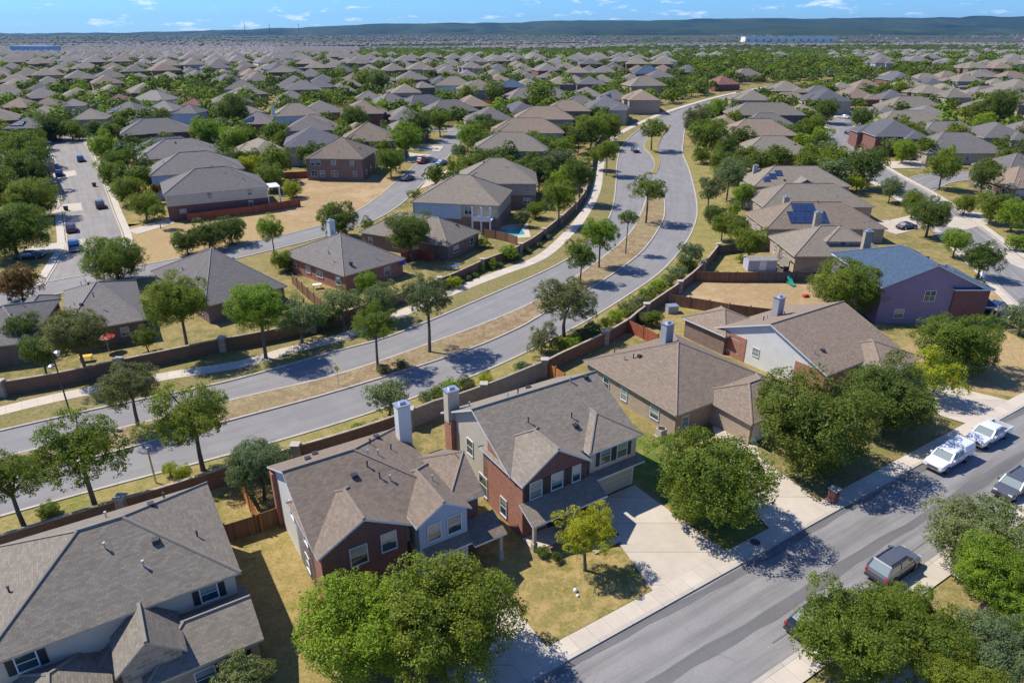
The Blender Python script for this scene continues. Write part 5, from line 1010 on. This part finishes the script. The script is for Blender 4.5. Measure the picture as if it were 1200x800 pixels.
Vv = np.concatenate(BV).reshape(-1, 3); nf = len(Vv) // 4; me = bpy.data.meshes.new('distant_trees'); me.vertices.add(4 * nf); me.vertices.foreach_set('co', Vv.astype(np.float32).ravel()); me.loops.add(4 * nf); me.loops.foreach_set('vertex_index', np.arange(4 * nf, dtype=np.int32)); me.polygons.add(nf); me.polygons.foreach_set('loop_start', np.arange(0, 4 * nf, 4, dtype=np.int32)); me.update(calc_edges=True)
at = me.attributes.new('tint', 'FLOAT', 'FACE'); at.data.foreach_set('value', rgn.random(nf).astype(np.float32))
for k in KI: me.materials.append(FOL[k])
me.polygons.foreach_set('material_index', np.concatenate(BK)); o = struct(link('distant_trees', me), 'stuff'); o['label'] = 'mass of distant tree crowns between the houses and in the woods'; o['category'] = 'trees'

# ================================================================== HILLS, FAR BUILDINGS, HAZE
hillmat = groundmat('hill_woods_cloud_shade', ((.008, .022, .012), (.06, .085, .04), (.02, .04, .018)), (.0005, .0012, .006), .4)  # wooded slopes, with broad dark patches painted in as cloud shadows
def hills(name, D, f, seed, rough=1.0):
    mb = MB(); n = 150
    for i in range(n + 1):
        u = -150 + 1500 * i / n; X = (u - 600) / FPX * D / C_ * 1.0; top = f(u) + rough * 22 * mn.noise(Vector((i * .22, seed, 0))) + rough * 9 * mn.noise(Vector((i * 1.1, seed, 4)))
        for k, (dd, hh) in enumerate(((0, -10), (.03, .45), (.08, .85), (.13, 1.0), (.30, .2))):
            mb.v.append((X * (1 + dd * .5), D * (1 + dd), (top * hh if hh > 0 else hh) + rough * 10 * mn.noise(Vector((i * .6, k * 2.1, seed))) * (0 if hh <= 0 else 1)))
    for i in range(n):
        for k in range(4): a = i * 5 + k; mb.f.append((a, a + 5, a + 6, a + 1)); mb.m.append(0)
    struct(build(mb, name, hillmat, smooth=True))
def lerpf(pts):
    return lambda u: float(np.interp(u, [p[0] for p in pts], [p[1] for p in pts]))
YH = 400 - FPX * S_ / C_                                               # horizon row
def toph(pts, D): return lerpf([(u, CAMH + (YH - v) * D / 960.0) for u, v in pts])
hills('hills', 10500, toph([(-150, 41), (0, 39.5), (60, 39), (200, 38.5), (290, 36), (350, 33.5), (420, 31), (450, 28.5), (530, 27), (600, 27), (640, 24.5), (760, 24), (820, 21.5), (900, 22), (1000, 20.5), (1060, 20.5), (1075, 18.5), (1100, 20), (1200, 17), (1350, 16)], 11800), 3)
hills('hills', 7600, toph([(-150, 46), (100, 45), (280, 44), (420, 42), (560, 37), (700, 34), (820, 33), (870, 28.5), (960, 31), (1100, 34), (1200, 34), (1350, 34)], 8500), 11, .8)
def bar(name, label, cat, u0, u1, v, D, h, dp, mat, z=0):
    x0, x1 = (u0 - 600) / FPX * D / C_ * (1), (u1 - 600) / FPX * D / C_; k = (D * C_) / D; x0 = (u0 - 600) * (D * C_ + (CAMH - T(D)) * S_) / FPX; x1 = (u1 - 600) * (D * C_ + (CAMH - T(D)) * S_) / FPX
    t = thing(name, label, cat, ((x0 + x1) / 2, D, T(D))); w_ = x1 - x0; mb = MB(); mb.box(-w_ / 2, w_ / 2, 0, dp, -5, h); build(mb, 'wall', mat, t); mb = MB(); mb.box(-w_ / 2 - .5, w_ / 2 + .5, -.5, dp + .5, h, h + 1.2); build(mb, 'roof', mat, t)
    for k in range(12): mb = MB(); a = -w_ / 2 + w_ * (k + .35) / 12; mb.box(a, a + w_ / 45, -.3, 0, h * .2, h * .6); build(mb, 'window', MAT['glass'], t)
bar('warehouse', 'long white industrial building far away at the foot of the hills', 'building', 873, 978, 45, 4600, 30, 90, MAT['far_white'])
bar('warehouse', 'long pale blue building in the far left town', 'building', 14, 60, 64, 1150, 13, 30, MAT['far_blue'])
for lab, u, v0 in (('thin radio mast on the hills at the left', 288, 26), ('thin radio mast on the hills left of centre', 317, 28), ('thin radio mast on the hills nearest the centre', 351, 28)):
    D = 11000; x = (u - 600) * D * C_ / FPX; z1 = CAMH + (YH - v0) * D / 960; t = thing('radio_mast', lab, 'mast', (x, D, 0)); mb = MB(); mb.tube([(0, 0, 30), (0, 0, z1)], [4, 3], 5); build(mb, 'mast_pole', MAT['darkmetal'], t)
hz = MB(); hz.box(-16000, 16000, -400, 15500, -11, 420); m = bpy.data.materials.new('haze'); m.use_nodes = True; n = m.node_tree.nodes; n.clear(); ou = n.new('ShaderNodeOutputMaterial'); pv = n.new('ShaderNodeVolumePrincipled')
pv.inputs['Color'].default_value = (.08, .36, .85, 1); pv.inputs['Density'].default_value = 2.2e-5; pv.inputs['Anisotropy'].default_value = .2; m.node_tree.links.new(pv.outputs[0], ou.inputs['Volume'])
o = build(hz, 'haze', m); struct(o, 'stuff'); o['label'] = 'thin blue haze over the far town and hills'; o['category'] = 'haze'

# ================================================================== VEHICLES
def lerp(a, b, t): return a + (b - a) * t
def loft(mb, secs, m=0):
    """secs: list of rings of equal length"""
    base = len(mb.v); n = len(secs[0])
    for r in secs: mb.v += [tuple(p) for p in r]
    for i in range(len(secs) - 1):
        for k in range(n): a = base + i * n + k; b = base + i * n + (k + 1) % n; mb.f.append((a, b, b + n, a + n)); mb.m.append(m)
    mb.f.append(tuple(base + k for k in reversed(range(n)))); mb.m.append(m); mb.f.append(tuple(base + (len(secs) - 1) * n + k for k in range(n))); mb.m.append(m)
def ring(x, hw, z0, z1, top=None, r=.12):
    t = top or hw * .93
    return [(x, -hw * .92, z0), (x, -hw, z0 + r), (x, -hw, lerp(z0, z1, .6)), (x, -t, z1 - .03), (x, -t + r, z1), (x, t - r, z1), (x, t, z1 - .03), (x, hw, lerp(z0, z1, .6)), (x, hw, z0 + r), (x, hw * .92, z0)]
def car(label, x, y, rz, kind, paint, name='parked_car', cat='car', group='parked cars', glassm='glass', detail=True):
    t = thing(name, label, cat, (x, y, T(y) + .03), rz, group); pick = kind in ('pickup', 'camper')
    Ln, W, zb = {'pickup': (5.7, .97, .42), 'camper': (5.7, .97, .42), 'suv': (4.85, .94, .34), 'sedan': (4.6, .89, .26)}[kind]; h = Ln / 2
    belt = {'pickup': 1.12, 'camper': 1.12, 'suv': 1.06, 'sedan': .93}[kind]; roofz = {'pickup': 1.78, 'camper': 1.78, 'suv': 1.74, 'sedan': 1.43}[kind]; hood = belt - .04
    mb = MB()
    if pick:
        be = -h + 1.95                                                  # front of the bed
        loft(mb, [ring(h, W * .86, zb + .12, hood - .28), ring(h - .12, W * .96, zb, hood - .1), ring(h - .5, W, zb, hood), ring(h - 1.35, W, zb, belt), ring(be, W, zb, belt)])
        if kind == 'camper': loft(mb, [ring(be, W, zb, belt), ring(-h + .1, W, zb, belt), ring(-h, W * .95, zb + .1, belt - .1)])
        else:
            mb.box(-h, be, -W, -W + .09, zb, belt); mb.box(-h, be, W - .09, W, zb, belt); mb.box(-h, -h + .08, -W + .09, W - .09, zb, belt - .02); mb.box(-h + .08, be, -W + .09, W - .09, zb, zb + .22)
    else: loft(mb, [ring(h, W * .8, zb + .12, hood - .3), ring(h - .1, W * .92, zb, hood - .14), ring(h - .45, W, zb, hood - .04), ring(h - 1.15, W, zb, belt), ring(-h + .7, W, zb, belt), ring(-h + .12, W * .95, zb, belt - .06), ring(-h, W * .86, zb + .12, belt - .2)])
    build(mb, 'body', paint, t)
    if kind == 'pickup': b = MB(); b.box(-h + .09, be - .02, -W + .1, W - .1, zb + .225, zb + .26); build(b, 'cargo_bed', MAT['dark'], t)
    # greenhouse: glass volume, roof skin, pillars
    x0, x1, x2, x3 = (h - 1.3, h - 2.0, -h + 2.1, -h + 1.97) if pick else ((h - 1.15, h - 1.85, -h + .5, -h + .12) if kind == 'suv' else (h - 1.15, h - 1.9, -h + 1.35, -h + .6))
    wt = W * .78; g = MB()
    g.v += [(x0, -W * .9, belt - .02), (x0, W * .9, belt - .02), (x1, wt, roofz - .06), (x1, -wt, roofz - .06), (x3, -W * .92, belt - .02), (x3, W * .92, belt - .02), (x2, wt, roofz - .06), (x2, -wt, roofz - .06)]
    g.f += [(0, 1, 2, 3), (5, 4, 7, 6), (4, 0, 3, 7), (1, 5, 6, 2), (3, 2, 6, 7)]; g.m += [0] * 5; build(g, 'windows', MAT[glassm], t)
    r_ = MB(); e = .03; zr = roofz
    loft(r_, [[(x1 + .12, -wt + .02, zr - .1), (x1 + .12, wt - .02, zr - .1), (x1 + .1, wt - .02, zr - .06), (x1 + .1, -wt + .02, zr - .06)], [(x1, -wt - e, zr - .08), (x1, wt + e, zr - .08), (x1 - .1, wt * .92, zr), (x1 - .1, -wt * .92, zr)], [((x1 + x2) / 2, -wt - e, zr - .08), ((x1 + x2) / 2, wt + e, zr - .08), ((x1 + x2) / 2, wt * .92, zr + .03), ((x1 + x2) / 2, -wt * .92, zr + .03)], [(x2, -wt - e, zr - .08), (x2, wt + e, zr - .08), (x2 + .1, wt * .92, zr), (x2 + .1, -wt * .92, zr)]]); build(r_, 'roof', paint, t)
    p_ = MB()
    for s in (-1, 1):
        for (xa, xb, w_) in ((x0, x1, .06), (x3, x2, .09), ((x0 + x3) / 2, (x1 + x2) / 2, .06)): p_.tube([(xa, s * W * .915, belt - .03), (xb, s * (wt + .012), roofz - .06)], [w_, w_ * .8], 4)
    build(p_, 'pillars', paint, t)
    if kind == 'camper': s_ = MB(); loft(s_, [ring(be - .04, W * .97, belt, roofz + .12, W * .82), ring(-h + .05, W * .97, belt, roofz + .1, W * .82)]); build(s_, 'camper_shell', paint, t); s_ = MB(); s_.box(-h + .35, be - .35, -W * .965, W * .965, belt + .16, roofz - .16); build(s_, 'shell_window', MAT['glass'], t)
    if kind == 'suv':
        for s in (-1, 1): b = MB(); b.box(x2 + .2, x1 - .25, s * wt * .8 - .03, s * wt * .8 + .03, roofz + .02, roofz + .08); build(b, 'roof_rail', MAT['darkmetal'], t)
    wr = .40 if pick or kind == 'suv' else .33
    for sx, wx in ((1, h - .95), (-1, -h + 1.05 + (.15 if pick else 0))):
        for s in (-1, 1):
            b = MB(); b.tube([(0, -.11, 0), (0, .11, 0)], [wr, wr], 16); wo_ = build(b, 'wheel', MAT['tyre'], t, loc=(wx, s * (W - .06), wr)); b = MB(); b.tube([(0, -.12, 0), (0, .12, 0)], [wr * .6, wr * .6], 10); build(b, 'rim', MAT['chrome'], wo_)
    for s in (-1, 1):
        b = MB(); b.box(h - .14, h - .02, s * W * .66 - .16, s * W * .66 + .16, hood - .33, hood - .17); build(b, 'headlight', MAT['lampw'], t)
        b = MB(); b.box(-h - .015, -h + .06, s * W * .84 - .09, s * W * .84 + .09, belt - .38, belt - .1); build(b, 'taillight', MAT['lampred'], t)
        b = MB(); b.box(x0 - .35, x0 - .2, s * (W + .02), s * (W + .2), belt + .02, belt + .2) if s > 0 else b.box(x0 - .35, x0 - .2, s * (W + .2), s * (W + .02), belt + .02, belt + .2); build(b, 'mirror', paint, t)
    b = MB(); b.box(h - .03, h + .05, -W * .5, W * .5, zb + .12, hood - .36); build(b, 'grille', MAT['darkmetal'], t)
    b = MB(); b.box(h - .02, h + .1, -W * .88, W * .88, zb, zb + .17); build(b, 'bumper', MAT['chrome'] if pick else MAT['darkmetal'], t); b = MB(); b.box(-h - .1, -h + .02, -W * .88, W * .88, zb, zb + .17); build(b, 'bumper', MAT['chrome'] if pick else MAT['darkmetal'], t)
    if detail:
        b = MB(); 
        for s in (-1, 1):
            for xx in ((x1 + .05), (x1 + x2) / 2, x2 - .15): b.box(xx - .012, xx + .012, s * W - .004 if s > 0 else s * W - .004, s * W + .004, zb + .15, belt - .05)
        build(b, 'door_seams', MAT['dark'], t)
    return t
CP = {k: carpaint('paint_' + k, c) for k, c in dict(white=(.75, .76, .78), silver=(.12, .15, .19), grey=(.10, .105, .12), black=(.025, .027, .03), blue=(.03, .14, .32), red=(.30, .02, .03), maroon=(.12, .02, .03), navy=(.02, .05, .14)).items()}
def scar(label, s, tt, rev, kind, paint, **k): p = ST(s, tt); return car(label, p.x, p.y, ANG + (math.pi if rev else 0), kind, CP[paint], **k)
scar('white pickup truck with camper shell parked at the far kerb', 45.3, -1.35, True, 'camper', 'white', name='pickup_truck', cat='pickup truck', group='white pickups at the kerb')
scar('white pickup truck with an open dark bed parked behind the camper pickup', 53.2, -1.3, True, 'pickup', 'white', name='pickup_truck', cat='pickup truck', group='white pickups at the kerb')
scar('grey wagon with roof rails parked at the near kerb', 26.6, -6.9, False, 'suv', 'grey'); scar('grey car cut by the right edge at the near kerb', 45.8, -7.0, True, 'suv', 'grey'); scar('dark car mostly hidden by the lower right tree', 16.9, -6.9, False, 'sedan', 'black')
def pcar(label, u, v, rz, kind, paint): g = G(u, v); car(label, g.x, g.y, R(rz), kind, CP[paint], detail=False)
pcar('dark car driving on the boulevard beyond the intersection', 744, 178, 95, 'sedan', 'navy'); pcar('silver blue car at the dirt lot on the left side street', 478, 211, 60, 'sedan', 'silver'); pcar('red car in the drive off the left side street', 496, 191, 62, 'suv', 'red'); pcar('blue car parked right of the left side street', 518, 193, 60, 'sedan', 'blue')
pcar('maroon car on the right side of the cul-de-sac street', 118, 243, 122, 'suv', 'maroon'); pcar('dark maroon car on the left side of the cul-de-sac street', 84, 271, 122, 'suv', 'maroon'); pcar('blue pickup with white hood at the mouth of the cul-de-sac', 88, 292, 122, 'pickup', 'blue'); pcar('blue car parked near the head of the cul-de-sac', 95, 189, 122, 'suv', 'blue'); pcar('bright blue car left of the cul-de-sac street', 70, 206, 122, 'suv', 'navy'); pcar('pale blue car parked just above the bright blue one', 66, 198, 122, 'sedan', 'silver')
pcar('black sedan under the tree at the left corner', 36, 303, 15, 'sedan', 'black'); pcar('white car by the cul-de-sac end drive', 52, 169, 20, 'sedan', 'white'); pcar('blue car driving on the upper right hand street', 995, 158, 95, 'suv', 'navy'); pcar('white car parked at the top of the right hand street', 989, 139, 120, 'sedan', 'white'); pcar('dark blue car behind the street bend tree', 1040, 176, 10, 'sedan', 'blue'); pcar('dark car in the drive right of the mauve house', 1166, 366, 40, 'suv', 'black'); pcar('dark car in the drive by the solar panel house', 1062, 268, 20, 'sedan', 'black')

# ================================================================== STREET FURNITURE AND YARD THINGS
def lamp(label, u, v, h, arms):
    g = G(u, v); t = thing('street_lamp', label, 'street lamp', g); mb = MB(); mb.tube([(0, 0, 0), (0, 0, .5), (0, 0, h)], [.16, .09, .06], 8); build(mb, 'pole', MAT['darkmetal'], t)
    for dx, z in arms:
        mb = MB(); mb.tube([(0, 0, z - .1), (dx * .6, 0, z + .1), (dx, 0, z)], [.04, .04, .04], 6); build(mb, 'arm', MAT['darkmetal'], t)
        mb = MB(); mb.tube([(dx, 0, z - .42), (dx, 0, z - .1), (dx, 0, z + .05), (dx, 0, z + .18)], [.12, .27, .30, .06], 10); build(mb, 'lamp_head', MAT['metal'], t)
lamp('dark street lamp with two lanterns on the far verge of the boulevard', 85, 493, 8.2, [(.55, 8.2), (-.5, 6.6)])
def post(label, u, v, h): g = G(u, v); t = thing('utility_post', label, 'post', g); mb = MB(); mb.tube([(0, 0, 0), (0, 0, h)], [.09, .08], 8); build(mb, 'pole', MAT['metal'], t); mb = MB(); mb.tube([(0, 0, h), (0, 0, h + .12)], [.12, .12], 8); build(mb, 'post_cap', MAT['metal'], t)
post('plain grey post on the near verge left of the yellow shrub', 183, 566, 3.8)
g = G(397, 452); t = thing('road_sign', 'yellow warning sign on the median beside the tree', 'sign', g, R(-20)); mb = MB(); mb.tube([(0, 0, 0), (0, 0, 2.7)], [.04, .04], 6); build(mb, 'pole', MAT['metal'], t); mb = MB(); mb.v = [(0, -.05, 1.9), (.42, -.05, 2.32), (0, -.05, 2.74), (-.42, -.05, 2.32), (0, -.02, 1.9), (.42, -.02, 2.32), (0, -.02, 2.74), (-.42, -.02, 2.32)]; mb.f = [(0, 1, 2, 3), (7, 6, 5, 4), (0, 4, 5, 1), (1, 5, 6, 2), (2, 6, 7, 3), (3, 7, 4, 0)]; mb.m = [0] * 6; build(mb, 'sign_plate', MAT['yellow'], t)
p = ST(30.4, .9); t = thing('mailbox', 'brick mailbox pillar at the kerb below the big oak', 'mailbox', p, ANG); mb = MB(); mb.box(-.35, .35, -.35, .35, 0, 1.4); build(mb, 'pillar', MAT['brick_red'], t); mb = MB(); mb.box(-.42, .42, -.42, .42, 1.4, 1.5); build(mb, 'pillar_cap', MAT['curb'], t); mb = MB(); mb.box(-.12, .12, -.37, -.35, .95, 1.2); build(mb, 'mail_door', MAT['dark'], t)
p = ST(31.6, -9.2); t = thing('mailbox', 'brick mailbox pillar beside the parked grey wagon', 'mailbox', p, ANG); mb = MB(); mb.box(-.35, .35, -.35, .35, 0, 1.4); build(mb, 'pillar', MAT['brick_red'], t); mb = MB(); mb.box(-.42, .42, -.42, .42, 1.4, 1.5); build(mb, 'pillar_cap', MAT['curb'], t)
p = ST(20.2, .95); mb = MB(); mb.tube([(0, 0, .11), (0, 0, .125)], [.42, .42], 18); o = build(mb, 'manhole_cover', MAT['darkmetal']); o.location = p; thing('', 'dark round utility cover in the shaded sidewalk', 'manhole cover', obj=o)
p = ST(4.5, 4.6); t = thing('garden_ornament', 'two small pale stones standing on the front lawn', 'garden ornament', p); 
for dx, dy, s in ((0, 0, .17), (.15, -.5, .12)): mb = MB(); mb.tube([(0, 0, 0), (0, 0, s * .6), (0, 0, s * 1.4), (0, 0, s * 1.9)], [s * .8, s, s * .8, s * .2], 9); build(mb, 'stone', MAT['whitep'], t, loc=(dx, dy, 0), smooth=True)
# utility box behind the wall corner
g = G(792, 372) if 0 else G(787, 366); t = thing('utility_box', 'grey green utility box in the tan back yard corner', 'utility box', g, R(10)); mb = MB(); mb.box(-.8, .8, -.6, .6, 0, 1.1); build(mb, 'cabinet', MAT['sid_grey'], t); mb = MB(); mb.box(-.85, .85, -.65, .65, 1.1, 1.2); build(mb, 'lid', MAT['metal'], t)
# small shed, play house and slide, red toy
g = G(876, 318); t = thing('garden_shed', 'small pale lilac shed in the yard behind the brown fence', 'shed', g, R(2)); mb = MB(); mb.box(0, 5.0, 0, 2.6, 0, 2.0); build(mb, 'wall', MAT['sid_mauve'] if 0 else plain('shed_lilac', (.40, .38, .48), .6), t); mb = MB(); roof_faces(mb, 0, 5.0, 0, 2.6, 2.05, True, .35, False, False, .15, .08); build(mb, 'roof', [MAT['roof_pale'], MAT['trim']], t); mb = MB(); mb.box(2, 3.2, -.03, 0, .1, 1.8); build(mb, 'door', MAT['whitep'], t)
g = G(919, 328); t = thing('playhouse', 'wooden play house with green slide behind the house chimney', 'playhouse', g, R(5)); mb = MB()
for a in (-.9, .9):
    for b in (-.9, .9): mb.box(a - .07, a + .07, b - .07, b + .07, 0, 3.0)
mb.box(-1, 1, -1, 1, 1.3, 1.42); mb.box(-1, 1, .85, .95, 1.4, 2.1); mb.box(-1, -.9, -1, 1, 1.4, 2.1); build(mb, 'frame', MAT['wood_grey'], t); mb = MB(); roof_faces(mb, -1, 1, -1, 1, 2.95, False, .9, False, False, .2, .08); build(mb, 'roof', [MAT['roof_taupe'], MAT['trim_tan']], t)
mb = MB(); loft(mb, [[(-.35, -.9, 1.5), (.35, -.9, 1.5), (.35, -.9, 1.38), (-.35, -.9, 1.38)], [(-.35, -2.6, .4), (.35, -2.6, .4), (.35, -2.6, .28), (-.35, -2.6, .28)], [(-.35, -3.6, .25), (.35, -3.6, .25), (.35, -3.6, .13), (-.35, -3.6, .13)]]); mb.box(-.42, -.35, -3.4, -1, .25, .4); build(mb, 'slide', MAT['teal'], t)
g = G(944, 348); t = thing('toy_car', 'small red toy on the bare dirt yard', 'toy', g, R(20)); mb = MB(); loft(mb, [ring(.5, .25, .1, .35), ring(.1, .3, .1, .55), ring(-.5, .3, .1, .45)]); build(mb, 'body', MAT['redp'], t)
for wx in (-.35, .35): mb = MB(); mb.tube([(wx, -.33, .12), (wx, .33, .12)], [.12, .12], 8); build(mb, 'wheel', MAT['tyre'], t)
for lab, s_, t_ in (('pale air conditioner beside the left corner of the hip roofed house', 25.2, 17.2), ('air conditioner in the narrow yard between the two centre houses', 2.6, 21.5)):
    t = thing('air_conditioner', lab, 'air conditioner', ST(s_, t_), ANG); mb = MB(); mb.box(-.42, .42, -.42, .42, .08, .95); build(mb, 'cabinet', MAT['curb'], t); mb = MB(); mb.tube([(0, 0, .95), (0, 0, 1.0)], [.36, .36], 12); build(mb, 'fan_grille', MAT['darkmetal'], t); mb = MB(); mb.box(-.55, .55, -.55, .55, 0, .08); build(mb, 'base', MAT['drive'], t)
# patio things
def umbrella(label, u, v, mat): g = G(u, v); t = thing('patio_umbrella', label, 'umbrella', g); mb = MB(); mb.tube([(0, 0, 0), (0, 0, 2.5)], [.04, .04], 6); build(mb, 'pole', MAT['metal'], t); mb = MB(); mb.tube([(0, 0, 2.1), (0, 0, 2.55)], [1.15, .05], 8); build(mb, 'canopy', MAT[mat], t)
umbrella('orange patio umbrella behind the far boulevard wall', 128, 412, 'redp')
umbrella('blue patio umbrella beside the grey brown brick bungalow', 470, 322, 'bluef'); umbrella('white patio umbrella behind the third house from the deck', 655, 200, 'whitep')
def tableset(label, u, v, mat):
    g = G(u, v); t = thing('patio_table', label, 'table', g, R(20)); mb = MB(); mb.box(-.7, .7, -.45, .45, .7, .76); build(mb, 'table_top', MAT[mat], t)
    for a in (-.6, .6):
        for b in (-.36, .36): mb = MB(); mb.box(-.03, .03, -.03, .03, 0, .7); build(mb, 'leg', MAT['darkmetal'], t, loc=(a, b, 0))
tableset('orange table in the small patio behind the far wall at the left', 102, 423, 'yellow'); tableset('blue covered table on the patio of the hip roofed patio house', 533, 316, 'bluef'); tableset('pale table in the side yard of the brick bungalow', 372, 338, 'whitep')
poly('pool', [G(u, v).xy for u, v in ((578, 270), (612, 268), (615, 275), (585, 277))], MAT['pool'], .05)
poly('patio', [G(u, v).xy for u, v in ((570, 266), (618, 262), (622, 278), (580, 281))], MAT['walk'], .035)
# wheelie bins on the cul-de-sac
for lab, u, v in (('dark wheeled bin on the right kerb of the cul-de-sac', 111, 219), ('dark wheeled bin on the left side of the cul-de-sac street', 78, 247)):
    g = G(u, v); t = thing('wheelie_bin', lab, 'bin', g); mb = MB(); loft(mb, [[(-.28, -.3, 0), (.28, -.3, 0), (.28, .3, 0), (-.28, .3, 0)], [(-.36, -.38, 1.0), (.36, -.38, 1.0), (.36, .38, 1.0), (-.36, .38, 1.0)]]); build(mb, 'bin_body', MAT['dark'], t); mb = MB(); mb.box(-.38, .38, -.42, .4, 1.0, 1.1); build(mb, 'lid', MAT['darkmetal'], t)
dupes = {k: v for k, v in LABELS.items() if v > 1}; print('OBJ', len(bpy.data.objects), 'houses', len(HC), 'auto', len(near), len(rest), 'trees', len(TREES), 'ind', NIT, 'dup labels', len(dupes), [(k, v) for k, v in dupes.items()][:12])
long_ = [k for k in LABELS if not 4 <= len(k.split()) <= 16]; print('LONG', len(long_), long_[:8])
